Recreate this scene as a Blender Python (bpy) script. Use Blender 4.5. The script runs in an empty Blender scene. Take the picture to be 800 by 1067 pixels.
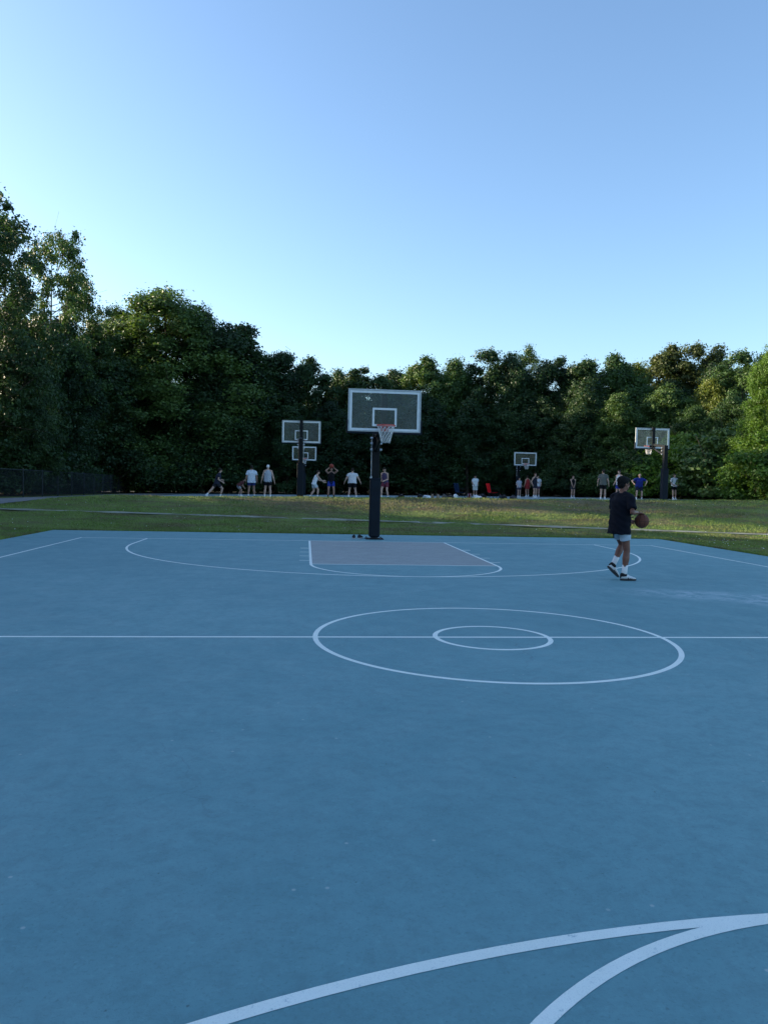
import bpy, bmesh, math, random
import numpy as np
from mathutils import Vector, Matrix
R = math.radians
random.seed(7); rng = np.random.default_rng(11)
scene = bpy.context.scene
col = scene.collection

# ------------------------------------------------------------------ helpers
def tag(o, label=None, cat=None, group=None, kind=None):
    if label: o['label'] = label
    if cat: o['category'] = cat
    if group: o['group'] = group
    if kind: o['kind'] = kind
    return o
def link(o, parent=None):
    col.objects.link(o)
    if parent: o.parent = parent
    return o
def empty(name, loc=(0, 0, 0), rz=0):
    o = bpy.data.objects.new(name, None); o.empty_display_size = .2
    o.location = loc; o.rotation_euler = (0, 0, rz)
    return link(o)
def from_bm(name, bm, mat, parent=None, smooth=False):
    me = bpy.data.meshes.new(name)
    bmesh.ops.recalc_face_normals(bm, faces=bm.faces)
    bm.to_mesh(me); bm.free()
    me.materials.append(mat)
    if smooth: me.polygons.foreach_set('use_smooth', [True] * len(me.polygons))
    return link(bpy.data.objects.new(name, me), parent)
def from_np(name, verts, faces, mat, parent=None, smooth=False):
    me = bpy.data.meshes.new(name)
    me.from_pydata([tuple(v) for v in verts], [], [tuple(f) for f in faces])
    me.materials.append(mat); me.update()
    if smooth: me.polygons.foreach_set('use_smooth', [True] * len(me.polygons))
    return link(bpy.data.objects.new(name, me), parent)
def box(bm, c, s, rot=None, bev=0):
    m = Matrix.Translation(c) @ (rot.to_4x4() if rot else Matrix.Identity(4)) @ Matrix.Diagonal((s[0], s[1], s[2], 1))
    r = bmesh.ops.create_cube(bm, size=1, matrix=m)
    if bev:
        es = {e for v in r['verts'] for e in v.link_edges}
        bmesh.ops.bevel(bm, geom=list(es), offset=bev, segments=2, affect='EDGES', profile=.5)
def tube(bm, pts, rad, n=8, caps=True):
    pts = [Vector(p) for p in pts]
    if not hasattr(rad, '__len__'): rad = [rad] * len(pts)
    rings = []; up = Vector((0, 0, 1)); prev = None
    for i, p in enumerate(pts):
        t = (pts[min(i + 1, len(pts) - 1)] - pts[max(i - 1, 0)]).normalized()
        if prev is None:
            a = t.orthogonal().normalized()
        else:
            a = (prev - t * prev.dot(t))
            a = a.normalized() if a.length > 1e-6 else t.orthogonal().normalized()
        prev = a; b = t.cross(a)
        rings.append([bm.verts.new(p + (a * math.cos(2 * math.pi * k / n) + b * math.sin(2 * math.pi * k / n)) * rad[i]) for k in range(n)])
    for i in range(len(rings) - 1):
        for k in range(n):
            bm.faces.new((rings[i][k], rings[i][(k + 1) % n], rings[i + 1][(k + 1) % n], rings[i + 1][k]))
    if caps:
        bm.faces.new(rings[0][::-1]); bm.faces.new(rings[-1])

# ------------------------------------------------------------------ materials
def nodes(name):
    m = bpy.data.materials.new(name); m.use_nodes = True
    nt = m.node_tree; b = nt.nodes['Principled BSDF']
    return m, nt, b
def N(nt, t, **kw):
    n = nt.nodes.new(t)
    for k, v in kw.items():
        if k in n.inputs: n.inputs[k].default_value = v
        else: setattr(n, k, v)
    return n
def ramp(nt, src, stops):
    r = nt.nodes.new('ShaderNodeValToRGB'); e = r.color_ramp.elements
    while len(e) < len(stops): e.new(.5)
    for i, (p, c) in enumerate(stops):
        e[i].position = p; e[i].color = (c[0], c[1], c[2], 1) if hasattr(c, '__len__') else (c, c, c, 1)
    nt.links.new(src, r.inputs[0]); return r.outputs[0]
def coords(nt, kind='Object', scale=None):
    t = nt.nodes.new('ShaderNodeTexCoord'); o = t.outputs[kind]
    if scale:
        mp = nt.nodes.new('ShaderNodeMapping'); mp.inputs['Scale'].default_value = scale
        nt.links.new(o, mp.inputs[0]); o = mp.outputs[0]
    return o
def noise(nt, co, scale, detail=3, rough=.5, dist=0):
    n = nt.nodes.new('ShaderNodeTexNoise'); n.inputs['Scale'].default_value = scale
    n.inputs['Detail'].default_value = detail; n.inputs['Roughness'].default_value = rough
    n.inputs['Distortion'].default_value = dist
    nt.links.new(co, n.inputs['Vector']); return n.outputs['Fac']
def mix(nt, f, a, b, mode='MIX'):
    m = nt.nodes.new('ShaderNodeMix'); m.data_type = 'RGBA'; m.blend_type = mode
    for s, v in ((m.inputs[0], f), (m.inputs[6], a), (m.inputs[7], b)):
        if hasattr(v, 'is_linked') or hasattr(v, 'links'): nt.links.new(v, s)
        elif hasattr(v, '__len__'): s.default_value = (v[0], v[1], v[2], 1)
        else: s.default_value = v
    return m.outputs[2]
def bump(nt, b, h, strength, dist):
    bp = nt.nodes.new('ShaderNodeBump'); bp.inputs['Strength'].default_value = strength
    bp.inputs['Distance'].default_value = dist
    nt.links.new(h, bp.inputs['Height']); nt.links.new(bp.outputs[0], b.inputs['Normal'])
def plain(name, c, rough=.7, var=.12, scale=12, metal=0, bmp=0, spec=.2):
    m, nt, b = nodes(name); b.inputs['Specular IOR Level'].default_value = spec
    co = coords(nt)
    f = noise(nt, co, scale, 4, .6)
    c0 = tuple(x * (1 - var) for x in c); c1 = tuple(min(1, x * (1 + var)) for x in c)
    nt.links.new(ramp(nt, f, [(.3, c0), (.7, c1)]), b.inputs['Base Color'])
    b.inputs['Roughness'].default_value = rough; b.inputs['Metallic'].default_value = metal
    if bmp: bump(nt, b, noise(nt, co, scale * 4, 3), bmp, .01)
    return m

def acrylic(name, base, dark, light, stains=True):
    m, nt, b = nodes(name); co = coords(nt)
    big = noise(nt, co, .22, 5, .6, .4)
    c = ramp(nt, big, [(.3, dark), (.5, base), (.72, light)])
    med = noise(nt, co, 2.3, 6, .65)
    c = mix(nt, ramp(nt, med, [(.35, .0), (.75, .3)]), c, tuple(x * .80 for x in base))
    # squeegee streaks running along the court
    st = noise(nt, coords(nt, 'Object', (1.3, .10, 1)), 1.0, 6, .7)
    c = mix(nt, ramp(nt, st, [(.52, 0), (.75, .28)]), c, light)
    fine = noise(nt, co, 60, 5, .75)
    c = mix(nt, ramp(nt, fine, [(.30, .7), (.46, 0)]), c, tuple(x * .55 for x in base))
    c = mix(nt, ramp(nt, noise(nt, co, 9, 7, .8, .3), [(.36, .50), (.55, 0)]), c, tuple(x * .66 for x in base))
    c = mix(nt, ramp(nt, noise(nt, co, 24, 6, .8, .3), [(.56, 0), (.70, .40)]), c, tuple(min(1, x * 1.40) for x in base))
    # grit specks
    v = nt.nodes.new('ShaderNodeTexVoronoi'); v.voronoi_dimensions = '2D'; v.inputs['Scale'].default_value = 9; nt.links.new(co, v.inputs['Vector'])
    wj = nt.nodes.new('ShaderNodeTexNoise'); wj.inputs['Scale'].default_value = 70; nt.links.new(co, wj.inputs['Vector'])
    wa = nt.nodes.new('ShaderNodeVectorMath'); wa.operation = 'MULTIPLY_ADD'; nt.links.new(wj.outputs['Color'], wa.inputs[0]); wa.inputs[1].default_value = (.012, .012, 0); nt.links.new(co, wa.inputs[2]); nt.links.new(wa.outputs[0], v.inputs['Vector'])
    sp = ramp(nt, v.outputs['Distance'], [(.015, 1), (.060, 0)])
    pick = ramp(nt, v.outputs['Color'], [(.80, 0), (.98, .9)])
    mm = nt.nodes.new('ShaderNodeMath'); mm.operation = 'MULTIPLY'; nt.links.new(sp, mm.inputs[0]); nt.links.new(pick, mm.inputs[1])
    c = mix(nt, mm.outputs[0], c, (.02, .025, .03))
    v2 = nt.nodes.new('ShaderNodeTexVoronoi'); v2.voronoi_dimensions = '2D'; v2.inputs['Scale'].default_value = 5.3; nt.links.new(co, v2.inputs['Vector'])
    sp2 = ramp(nt, v2.outputs['Distance'], [(.03, .8), (.055, 0)])
    pk2 = ramp(nt, v2.outputs['Color'], [(.82, 0), (.84, .7)])
    m2 = nt.nodes.new('ShaderNodeMath'); m2.operation = 'MULTIPLY'; nt.links.new(sp2, m2.inputs[0]); nt.links.new(pk2, m2.inputs[1])
    c = mix(nt, m2.outputs[0], c, (.45, .5, .5))
    # fine wandering hairline cracks and dark rubber scuffs
    wv = nt.nodes.new('ShaderNodeTexVoronoi'); wv.voronoi_dimensions = '2D'; wv.feature = 'DISTANCE_TO_EDGE'; wv.inputs['Scale'].default_value = .33
    nz = nt.nodes.new('ShaderNodeTexNoise'); nz.inputs['Scale'].default_value = 1.6; nz.inputs['Detail'].default_value = 6; nt.links.new(co, nz.inputs['Vector'])
    va = nt.nodes.new('ShaderNodeVectorMath'); va.operation = 'MULTIPLY_ADD'; nt.links.new(nz.outputs['Color'], va.inputs[0]); va.inputs[1].default_value = (.9, .9, 0); nt.links.new(co, va.inputs[2]); nt.links.new(va.outputs[0], wv.inputs['Vector'])
    cr = nt.nodes.new('ShaderNodeMath'); cr.operation = 'MULTIPLY'
    nt.links.new(ramp(nt, wv.outputs['Distance'], [(.0008, .28), (.0022, 0)]), cr.inputs[0]); nt.links.new(ramp(nt, noise(nt, co, .5, 3), [(.50, 0), (.62, 1)]), cr.inputs[1])
    c = mix(nt, cr.outputs[0], c, (.03, .05, .07))
    sc = noise(nt, coords(nt, 'Object', (.9, 2.6, 1)), 3.2, 8, .78, 1.2)
    c = mix(nt, ramp(nt, sc, [(.60, 0), (.74, .35)]), c, tuple(x * .68 for x in base))
    c = mix(nt, ramp(nt, noise(nt, co, .75, 7, .7, .8), [(.56, 0), (.74, .30)]), c, tuple(min(1, x * 1.22 + .02) for x in base))
    if stains:   # dusty dried puddle marks by the right elbow of the court
        g = nt.nodes.new('ShaderNodeTexCoord').outputs['Object']
        mp = nt.nodes.new('ShaderNodeMapping'); mp.vector_type = 'TEXTURE'
        mp.inputs['Location'].default_value = (4.9, 2.6, 0); mp.inputs['Rotation'].default_value = (0, 0, R(-24)); mp.inputs['Scale'].default_value = (2.8, .75, 1)
        nt.links.new(g, mp.inputs[0])
        gr = nt.nodes.new('ShaderNodeTexGradient'); gr.gradient_type = 'SPHERICAL'; nt.links.new(mp.outputs[0], gr.inputs[0])
        ns = noise(nt, co, 3.0, 8, .72, .9)
        k = nt.nodes.new('ShaderNodeMath'); k.operation = 'MULTIPLY'
        nt.links.new(ramp(nt, gr.outputs[0], [(.0, 0), (.55, 1)]), k.inputs[0]); nt.links.new(ramp(nt, ns, [(.42, 0), (.68, .85)]), k.inputs[1])
        c = mix(nt, k.outputs[0], c, (.50, .60, .66))
    nt.links.new(c, b.inputs['Base Color'])
    nt.links.new(ramp(nt, med, [(.3, .55), (.7, .75)]), b.inputs['Roughness'])
    b.inputs['Specular IOR Level'].default_value = .6
    bump(nt, b, noise(nt, co, 160, 4, .7), .35, .004)
    return m
M = {}
M['court'] = acrylic('court_blue', (.130, .305, .338), (.106, .268, .300), (.160, .348, .378))
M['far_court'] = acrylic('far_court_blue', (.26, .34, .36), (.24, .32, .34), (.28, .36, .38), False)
M['key'] = acrylic('key_grey', (.305, .325, .32), (.280, .30, .295), (.33, .35, .345), False)
m, nt, b = nodes('line_white'); co = coords(nt)
f = noise(nt, co, 28, 8, .78); f2 = noise(nt, co, 3, 5, .6)
c = ramp(nt, f2, [(.3, (.82, .87, .80)), (.6, (.88, .92, .86))])
c = mix(nt, ramp(nt, f, [(.30, .75), (.42, 0)]), c, (.20, .36, .42))
c = mix(nt, ramp(nt, noise(nt, co, 260, 3, .7), [(.30, .4), (.45, 0)]), c, (.25, .32, .38))
nt.links.new(c, b.inputs['Base Color']); b.inputs['Roughness'].default_value = .65
bump(nt, b, noise(nt, co, 160, 4, .7), .3, .004); M['line'] = m

def ground_color(nt, co):
    big = noise(nt, co, .55, 5, .62, .3)
    stretched = noise(nt, coords(nt, 'Object', (.35, 1.3, .6)), 1.1, 6, .68)
    dry = ramp(nt, stretched, [(.47, 0), (.60, .8)])
    c = ramp(nt, big, [(.3, (.145, .210, .052)), (.5, (.195, .260, .074)), (.7, (.245, .295, .095))])
    sx = nt.nodes.new('ShaderNodeSeparateXYZ'); nt.links.new(co, sx.inputs[0])
    def mr(o, a, b_, c_, d):
        r1 = nt.nodes.new('ShaderNodeMapRange'); r1.interpolation_type = 'SMOOTHSTEP'; nt.links.new(o, r1.inputs[0]); r1.inputs[1].default_value = a; r1.inputs[2].default_value = b_
        r2 = nt.nodes.new('ShaderNodeMapRange'); r2.interpolation_type = 'SMOOTHSTEP'; nt.links.new(o, r2.inputs[0]); r2.inputs[1].default_value = c_; r2.inputs[2].default_value = d; r2.inputs[3].default_value = 1; r2.inputs[4].default_value = 0
        m_ = nt.nodes.new('ShaderNodeMath'); m_.operation = 'MULTIPLY'; nt.links.new(r1.outputs[0], m_.inputs[0]); nt.links.new(r2.outputs[0], m_.inputs[1]); return m_.outputs[0]
    def mul(a, b_): m_ = nt.nodes.new('ShaderNodeMath'); m_.operation = 'MULTIPLY'; nt.links.new(a, m_.inputs[0]); nt.links.new(b_, m_.inputs[1]); return m_.outputs[0]
    worn = mul(mul(mr(sx.outputs['Y'], 19.6, 21.2, 22.8, 24.2), mr(sx.outputs['X'], -7, -2, 10, 18)), ramp(nt, noise(nt, coords(nt, 'Object', (.5, 1.2, 1)), 1.6, 7, .72), [(.36, .1), (.56, .95)]))
    worn2 = mul(mul(mr(sx.outputs['Y'], 15.8, 16.5, 17.0, 17.8), mr(sx.outputs['X'], -1, 2, 7, 11)), ramp(nt, noise(nt, coords(nt, 'Object', (.5, 1.5, 1)), 1.9, 7, .72), [(.40, .1), (.60, .9)]))
    c = mix(nt, worn, c, (.200, .155, .100)); c = mix(nt, worn2, c, (.170, .140, .085))
    return mix(nt, dry, c, (.185, .140, .085))
m, nt, b = nodes('turf_soil'); co = coords(nt)
c = ground_color(nt, co)
c = mix(nt, ramp(nt, noise(nt, co, 14, 5, .7), [(.35, .7), (.65, 0)]), c, (.05, .05, .022))
nt.links.new(c, b.inputs['Base Color']); b.inputs['Roughness'].default_value = 1; b.inputs['Specular IOR Level'].default_value = .1
bump(nt, b, noise(nt, co, 9, 6, .7), .9, .06); M['ground'] = m
m, nt, b = nodes('grass_blades'); co = coords(nt)
c = ground_color(nt, co)
c = mix(nt, ramp(nt, noise(nt, co, 22, 3, .6), [(.3, .55), (.7, 0)]), c, (.045, .085, .012))
hi = mix(nt, 1.0, c, (1.15, 1.2, 1.05), 'MULTIPLY')
nt.links.new(hi, b.inputs['Base Color']); b.inputs['Roughness'].default_value = .8; b.inputs['Specular IOR Level'].default_value = .15
M['grass'] = m
M['asphalt'] = plain('path_asphalt', (.20, .20, .20), .9, .2, 3, 0, .4)
M['concrete'] = plain('path_concrete', (.25, .25, .19), .9, .35, 2.2, 0, .3)
M['soil_shade'] = plain('soil_gap_shade', (.028, .024, .018), 1, .3, 8, 0, .5)  # soil darkened to carry the shade of the gap beside the court
M['steel'] = plain('black_steel', (.006, .008, .010), .6, .2, 6)
M['pad'] = plain('navy_pad_vinyl', (.004, .009, .017), .6, .25, 3, 0, .05)
M['bolt'] = plain('zinc', (.60, .62, .64), .4, .1, 20, .6)
M['alu'] = plain('frame_grey_white', (.50, .53, .53), .5, .12, 9)
M['white'] = plain('board_white', (.78, .80, .80), .5, .06, 9)
M['rim'] = plain('rim_red_orange', (.62, .07, .045), .4, .15, 20)
M['net'] = plain('net_cord', (.75, .74, .72), .9, .1, 40)
# hazy scratched acrylic of the backboards
m = bpy.data.materials.new('board_glass'); m.use_nodes = True; nt = m.node_tree
for n in list(nt.nodes):
    if n.type != 'OUTPUT_MATERIAL': nt.nodes.remove(n)
out = [n for n in nt.nodes if n.type == 'OUTPUT_MATERIAL'][0]
tr = N(nt, 'ShaderNodeBsdfTransparent'); tr.inputs[0].default_value = (.80, .86, .87, 1)
gl = N(nt, 'ShaderNodeBsdfGlossy'); gl.inputs['Roughness'].default_value = .12; gl.inputs[0].default_value = (.8, .9, .95, 1)
di = N(nt, 'ShaderNodeBsdfDiffuse'); di.inputs[0].default_value = (.20, .30, .34, 1)
tl = N(nt, 'ShaderNodeBsdfTranslucent'); tl.inputs[0].default_value = (.42, .55, .60, 1); m0 = N(nt, 'ShaderNodeMixShader'); m0.inputs[0].default_value = .65
nt.links.new(di.outputs[0], m0.inputs[1]); nt.links.new(tl.outputs[0], m0.inputs[2])
m1 = N(nt, 'ShaderNodeMixShader'); m2 = N(nt, 'ShaderNodeMixShader')
co = coords(nt)
nt.links.new(ramp(nt, noise(nt, co, 3.2, 6, .65, .5), [(.3, .03), (.7, .10)]), m1.inputs[0])
nt.links.new(tr.outputs[0], m1.inputs[1]); nt.links.new(m0.outputs[0], m1.inputs[2])
m2.inputs[0].default_value = .015
nt.links.new(m1.outputs[0], m2.inputs[1]); nt.links.new(gl.outputs[0], m2.inputs[2]); nt.links.new(m2.outputs[0], out.inputs[0])
M['glass'] = m

def foliage(name, dark, mid, light, transl=.25):
    m, nt, b = nodes(name); co = coords(nt)
    at = nt.nodes.new('ShaderNodeAttribute'); at.attribute_name = 'tone'
    oi = nt.nodes.new('ShaderNodeObjectInfo')
    c = ramp(nt, at.outputs['Fac'], [(.0, dark), (.5, mid), (1, light)])
    big = noise(nt, co, .35, 3, .6)
    c = mix(nt, ramp(nt, big, [(.35, .0), (.65, .45)]), c, light)
    hs = nt.nodes.new('ShaderNodeHueSaturation')
    mr = nt.nodes.new('ShaderNodeMapRange'); nt.links.new(oi.outputs['Random'], mr.inputs[0]); mr.inputs[3].default_value = .70; mr.inputs[4].default_value = 1.25
    nt.links.new(mr.outputs[0], hs.inputs['Value'])
    mr2 = nt.nodes.new('ShaderNodeMapRange'); nt.links.new(oi.outputs['Random'], mr2.inputs[0]); mr2.inputs[3].default_value = .515; mr2.inputs[4].default_value = .485
    nt.links.new(mr2.outputs[0], hs.inputs['Hue'])
    nt.links.new(c, hs.inputs['Color']); nt.links.new(hs.outputs[0], b.inputs['Base Color'])
    b.inputs['Roughness'].default_value = .5; b.inputs['Specular IOR Level'].default_value = .35
    t = nt.nodes.new('ShaderNodeBsdfTranslucent')
    warm = mix(nt, 1.0, hs.outputs[0], (1.5, 1.5, .7), 'MULTIPLY'); nt.links.new(warm, t.inputs[0])
    ms = nt.nodes.new('ShaderNodeMixShader'); ms.inputs[0].default_value = transl
    o = [n for n in nt.nodes if n.type == 'OUTPUT_MATERIAL'][0]
    nt.links.new(b.outputs[0], ms.inputs[1]); nt.links.new(t.outputs[0], ms.inputs[2]); nt.links.new(ms.outputs[0], o.inputs[0])
    return m
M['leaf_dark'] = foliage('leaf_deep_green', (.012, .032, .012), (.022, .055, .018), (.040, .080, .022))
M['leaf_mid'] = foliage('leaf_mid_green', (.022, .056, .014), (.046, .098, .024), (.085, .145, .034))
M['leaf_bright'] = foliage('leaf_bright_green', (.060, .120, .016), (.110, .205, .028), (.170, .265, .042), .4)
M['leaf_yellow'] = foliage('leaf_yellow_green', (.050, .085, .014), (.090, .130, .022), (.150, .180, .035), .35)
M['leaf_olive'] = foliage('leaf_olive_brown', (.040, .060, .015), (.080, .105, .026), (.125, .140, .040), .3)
M['bark'] = plain('bark', (.075, .060, .045), .95, .35, 5, 0, .6)
M['chainlink'] = plain('fence_black_vinyl', (.028, .036, .040), .6, .1, 9)

# ------------------------------------------------------------------ terrain
def sm(t):
    t = np.clip(t, 0, 1); return t * t * (3 - 2 * t)
def g(X, Y):
    Xc = np.clip(X, -40, 60); Yc = np.clip(Y, 18, 70)
    P = .70 + .012 * Xc - .006 * (Yc - 32)
    w = sm((X + 13) / 3)
    cr = .20 * w * np.exp(-((Y - 24.0) / 1.9) ** 2)
    return sm((Y - 15.4) / 8.2) * (P + cr)
def bumps(X, Y):
    # soft unevenness of the lawn, none near the paved surfaces
    n = .022 * np.sin(X * 1.3 + 2 * np.sin(Y * .7)) * np.sin(Y * 1.9 + X * .4) + .016 * np.sin(X * 3.1 + Y * 2.3) * np.cos(Y * 3.7 - X)
    far = sm((Y - 15.6) / .8) * (1 - sm((Y - 25.0) / 1.0))
    return n * far
def axis(vals):
    out = []
    for a, b_, s in vals: out += list(np.arange(a, b_, s))
    return np.array(out + [vals[-1][1]])
gx = axis([(-900, -60, 60), (-60, -24, 3), (-24, -9.3, .35), (-9.3, 9.3, .3), (9.3, 30, .35), (30, 66, 3), (66, 900, 60)])
gy = axis([(-900, -60, 60), (-60, -18, 3), (-18, 15.0, 1.1), (15.0, 28, .2), (28, 60, 1.0), (60, 90, 3), (90, 1500, 90)])
XX, YY = np.meshgrid(gx, gy)
ZZ = g(XX, YY) + bumps(XX, YY)
near = (np.abs(XX) < 9.21) & (YY > -15.6) & (YY < 15.38)
ZZ = np.where(near, -.06, np.where(YY < 15.4, ZZ - .03, ZZ))
slab = (XX > -11.2) & (XX < 24.8) & (YY > 26.3) & (YY < 54.6)
ZZ = np.where(slab, ZZ - .06, ZZ)
ny, nx = XX.shape
V = np.stack([XX.ravel(), YY.ravel(), ZZ.ravel()], 1)
idx = np.arange(nx * ny).reshape(ny, nx)
F = np.stack([idx[:-1, :-1].ravel(), idx[:-1, 1:].ravel(), idx[1:, 1:].ravel(), idx[1:, :-1].ravel()], 1)
tag(from_np('ground', V, F, M['ground'], smooth=True), kind='structure')

def ribbon(name, pts, width, mat, off, sub=.35, kind='structure', nw=4, edge=0):
    # a strip following the terrain
    pts = np.array(pts, float); seg = np.hypot(*np.diff(pts, axis=0).T); s = np.concatenate([[0], np.cumsum(seg)])
    n = max(2, int(s[-1] / sub)); t = np.linspace(0, s[-1], n)
    x = np.interp(t, s, pts[:, 0]); y = np.interp(t, s, pts[:, 1])
    for _ in range(12):
        x[1:-1] = (x[:-2] + x[1:-1] + x[2:]) / 3; y[1:-1] = (y[:-2] + y[1:-1] + y[2:]) / 3
    dx = np.gradient(x); dy = np.gradient(y); l = np.hypot(dx, dy)
    vs = []; fs = []
    for i in range(n):
        wv = width * (1 + edge * (math.sin(t[i] * 1.7) + math.sin(t[i] * 4.1 + 1)) * .5)
        for k in range(nw + 1):
            o = (k / nw - .5) * wv
            X = x[i] - dy[i] / l[i] * o; Y = y[i] + dx[i] / l[i] * o
            vs.append((X, Y, float(g(X, Y)) + off))
    for i in range(n - 1):
        for k in range(nw):
            a = i * (nw + 1) + k; fs.append((a, a + 1, a + nw + 2, a + nw + 1))
    return tag(from_np(name, vs, fs, mat, smooth=True), kind=kind)
ribbon('footpath', [(-42, 24.5), (-12.5, 20.1), (-1.9, 18.82), (6.1, 17.98), (13.9, 17.0), (34, 14.2)], .25, M['concrete'], .016, edge=.7)
for sx in (-1, 1): ribbon('soil_shade_edge', [(sx * 9.27, -15.6), (sx * 9.27, 15.5)], .13, M['soil_shade'], -.018, nw=1)  # strip of soil with the shadow gap between court and grass painted in
ribbon('soil_shade_edge', [(-9.3, 15.45), (9.3, 15.45)], .13, M['soil_shade'], -.016, nw=1)
ribbon('asphalt_path', [(-34, -2), (-25, 11), (-19.0, 17.2), (-14.7, 21.7), (-13.1, 26), (-13.1, 38), (-13.4, 54)], 3.6, M['asphalt'], .03)

fl = axis([(-80, 80, 4)]); fy_ = axis([(56.2, 130, 3)])
FX, FY = np.meshgrid(fl, fy_); FYw = FY + .8 * np.sin(FX * .6) * np.exp(-(FY - 56) / 8)
FZ = g(FX, FYw) + .02; k_ = FX.shape[1]; id_ = np.arange(FX.size).reshape(FX.shape)
tag(from_np('forest_floor', np.stack([FX.ravel(), FYw.ravel(), FZ.ravel()], 1), np.stack([id_[:-1, :-1].ravel(), id_[:-1, 1:].ravel(), id_[1:, 1:].ravel(), id_[1:, :-1].ravel()], 1), plain('leaf_litter', (.030, .026, .016), 1, .5, 2, 0, .5), smooth=True), kind='structure')
fl = axis([(-62, -18.2, 1.5)]); fy_ = axis([(-60, 56, 2.0)]); FX, FY = np.meshgrid(fl, fy_)
FX = FX + np.where(FX > -19, -.9 * np.sin(FY * .5) - np.clip(26 - FY, 0, 9) * .6, 0); FZ = g(FX, FY) + np.where(FY < 15.4, -.03, 0) + .03; k_ = FX.shape[1]; id_ = np.arange(FX.size).reshape(FX.shape)
tag(from_np('forest_floor', np.stack([FX.ravel(), FY.ravel(), FZ.ravel()], 1), np.stack([id_[:-1, :-1].ravel(), id_[:-1, 1:].ravel(), id_[1:, 1:].ravel(), id_[1:, :-1].ravel()], 1), bpy.data.materials['leaf_litter'], smooth=True), kind='structure')
# ------------------------------------------------------------------ courts
L, W = 12.61, 7.62; LW = .0508
def slab_mesh(name, x0, x1, y0, y1, z, mat, thick=.12, warp=None, parts=1):
    xs = np.linspace(x0, x1, parts + 1); ys = np.linspace(y0, y1, parts + 1)
    vs = []; fs = []
    for y in ys:
        for x in xs: vs.append((x, y, (warp(x, y) if warp else 0) + z))
    k = parts + 1
    for j in range(parts):
        for i in range(parts): fs.append((j * k + i, j * k + i + 1, (j + 1) * k + i + 1, (j + 1) * k + i))
    edge = [i for i in range(k)] + [j * k + parts for j in range(1, k)] + [parts * k + i for i in range(parts - 1, -1, -1)] + [j * k for j in range(parts - 1, 0, -1)]
    base = len(vs)
    for e in edge: vs.append((vs[e][0], vs[e][1], vs[e][2] - thick))
    for i in range(len(edge)):
        j = (i + 1) % len(edge); fs.append((edge[i], base + i, base + j, edge[j]))
    return tag(from_np(name, vs, fs, mat), kind='structure')
slab_mesh('court', -9.22, 9.22, -15.6, 15.4, 0, M['court'])
def lines(name, mat, cx=0, cy=0, warp=None, z0=.004, step=.00004, full=True):
    vs = []; fs = []; zc = [z0]
    def add(path, wdt, closed=False):
        p = np.array(path, float); n = len(p); b0 = len(vs)
        for i in range(n):
            a = p[(i - 1) % n] if (closed or i > 0) else p[i]
            c_ = p[(i + 1) % n] if (closed or i < n - 1) else p[i]
            d = c_ - a; d = d / np.hypot(*d); nn = np.array([-d[1], d[0]]) * wdt / 2
            for s in (1, -1):
                q = p[i] + nn * s; X, Y = q[0] + cx, q[1] + cy
                vs.append((X, Y, zc[0] + (warp(X, Y) if warp else 0)))
        for i in range(n if closed else n - 1):
            a = b0 + 2 * i; c_ = b0 + 2 * ((i + 1) % n); fs.append((a, a + 1, c_ + 1, c_))
        zc[0] += step
    def arc(x, y, r, a0, a1, n=96): return [(x + r * math.cos(a0 + (a1 - a0) * i / n), y + r * math.sin(a0 + (a1 - a0) * i / n)) for i in range(n + 1)]
    def seg(a, b_, n=12): return [(a[0] + (b_[0] - a[0]) * i / n, a[1] + (b_[1] - a[1]) * i / n) for i in range(n + 1)]
    h = LW / 2
    add(seg((-W - LW, 0), (W + LW, 0), 24), LW)
    add(arc(0, 0, 1.829 - h, 0, 2 * math.pi, 128)[:-1], LW, True)
    add(arc(0, 0, .61 - h, 0, 2 * math.pi, 80)[:-1], LW, True)
    for s in (-1, 1): add(seg((s * (W + h), -L), (s * (W + h), L), 40), LW)
    for s in (1, -1):
        add(seg((-W - LW, s * (L + h)), (W + LW, s * (L + h)), 24), LW)
        add(seg((-1.83 + h, s * L), (-1.83 + h, s * (L - 5.79)), 8), LW); add(seg((1.83 - h, s * L), (1.83 - h, s * (L - 5.79)), 8), LW)
        add(seg((-1.83, s * (L - 5.79 + h)), (1.83, s * (L - 5.79 + h)), 8), LW)
        a0, a1 = (math.pi, 2 * math.pi) if s > 0 else (0, math.pi)
        add(arc(0, s * (L - 5.79), 1.83 - h, a0, a1, 72), LW)
        r3 = 6.02 - h; yb = s * (L - 1.60)
        pth = arc(0, yb, r3, a0, a1, 120)
        left = (pth[0][0], s * L); right = (pth[-1][0], s * L)
        add([left] + pth + [right], LW)
        for sx in (-1, 1):
            for y, wd in ((2.28, .24), (3.30, LW), (4.2, LW), (5.1, LW)):
                yy = s * (L - y); add(seg((sx * 1.83, yy), (sx * (1.83 + .2), yy), 2), wd if wd < .1 else .09)
    return tag(from_np(name, vs, fs, mat), kind='structure')
lines('court_lines', M['line'], z0=.0008)
for s in (1, -1):
    y0, y1 = sorted((s * L, s * (L - 5.79)))
    o = from_np('painted_key', [(-1.80, y0, .0004), (1.80, y0, .0004), (1.80, y1, .0004), (-1.80, y1, .0004)], [(0, 1, 2, 3)], M['key']); tag(o, kind='structure')
gw = lambda x, y: float(g(x, y))
slab_mesh('far_court', -11.3, 24.9, 26.2, 54.7, .015, M['far_court'], .15, gw, 40)
lines('far_court_lines', M['line'], -2.19, 40.4, gw, .028)
lines('far_court_lines', M['line'], 15.75, 40.4, gw, .028)

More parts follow.
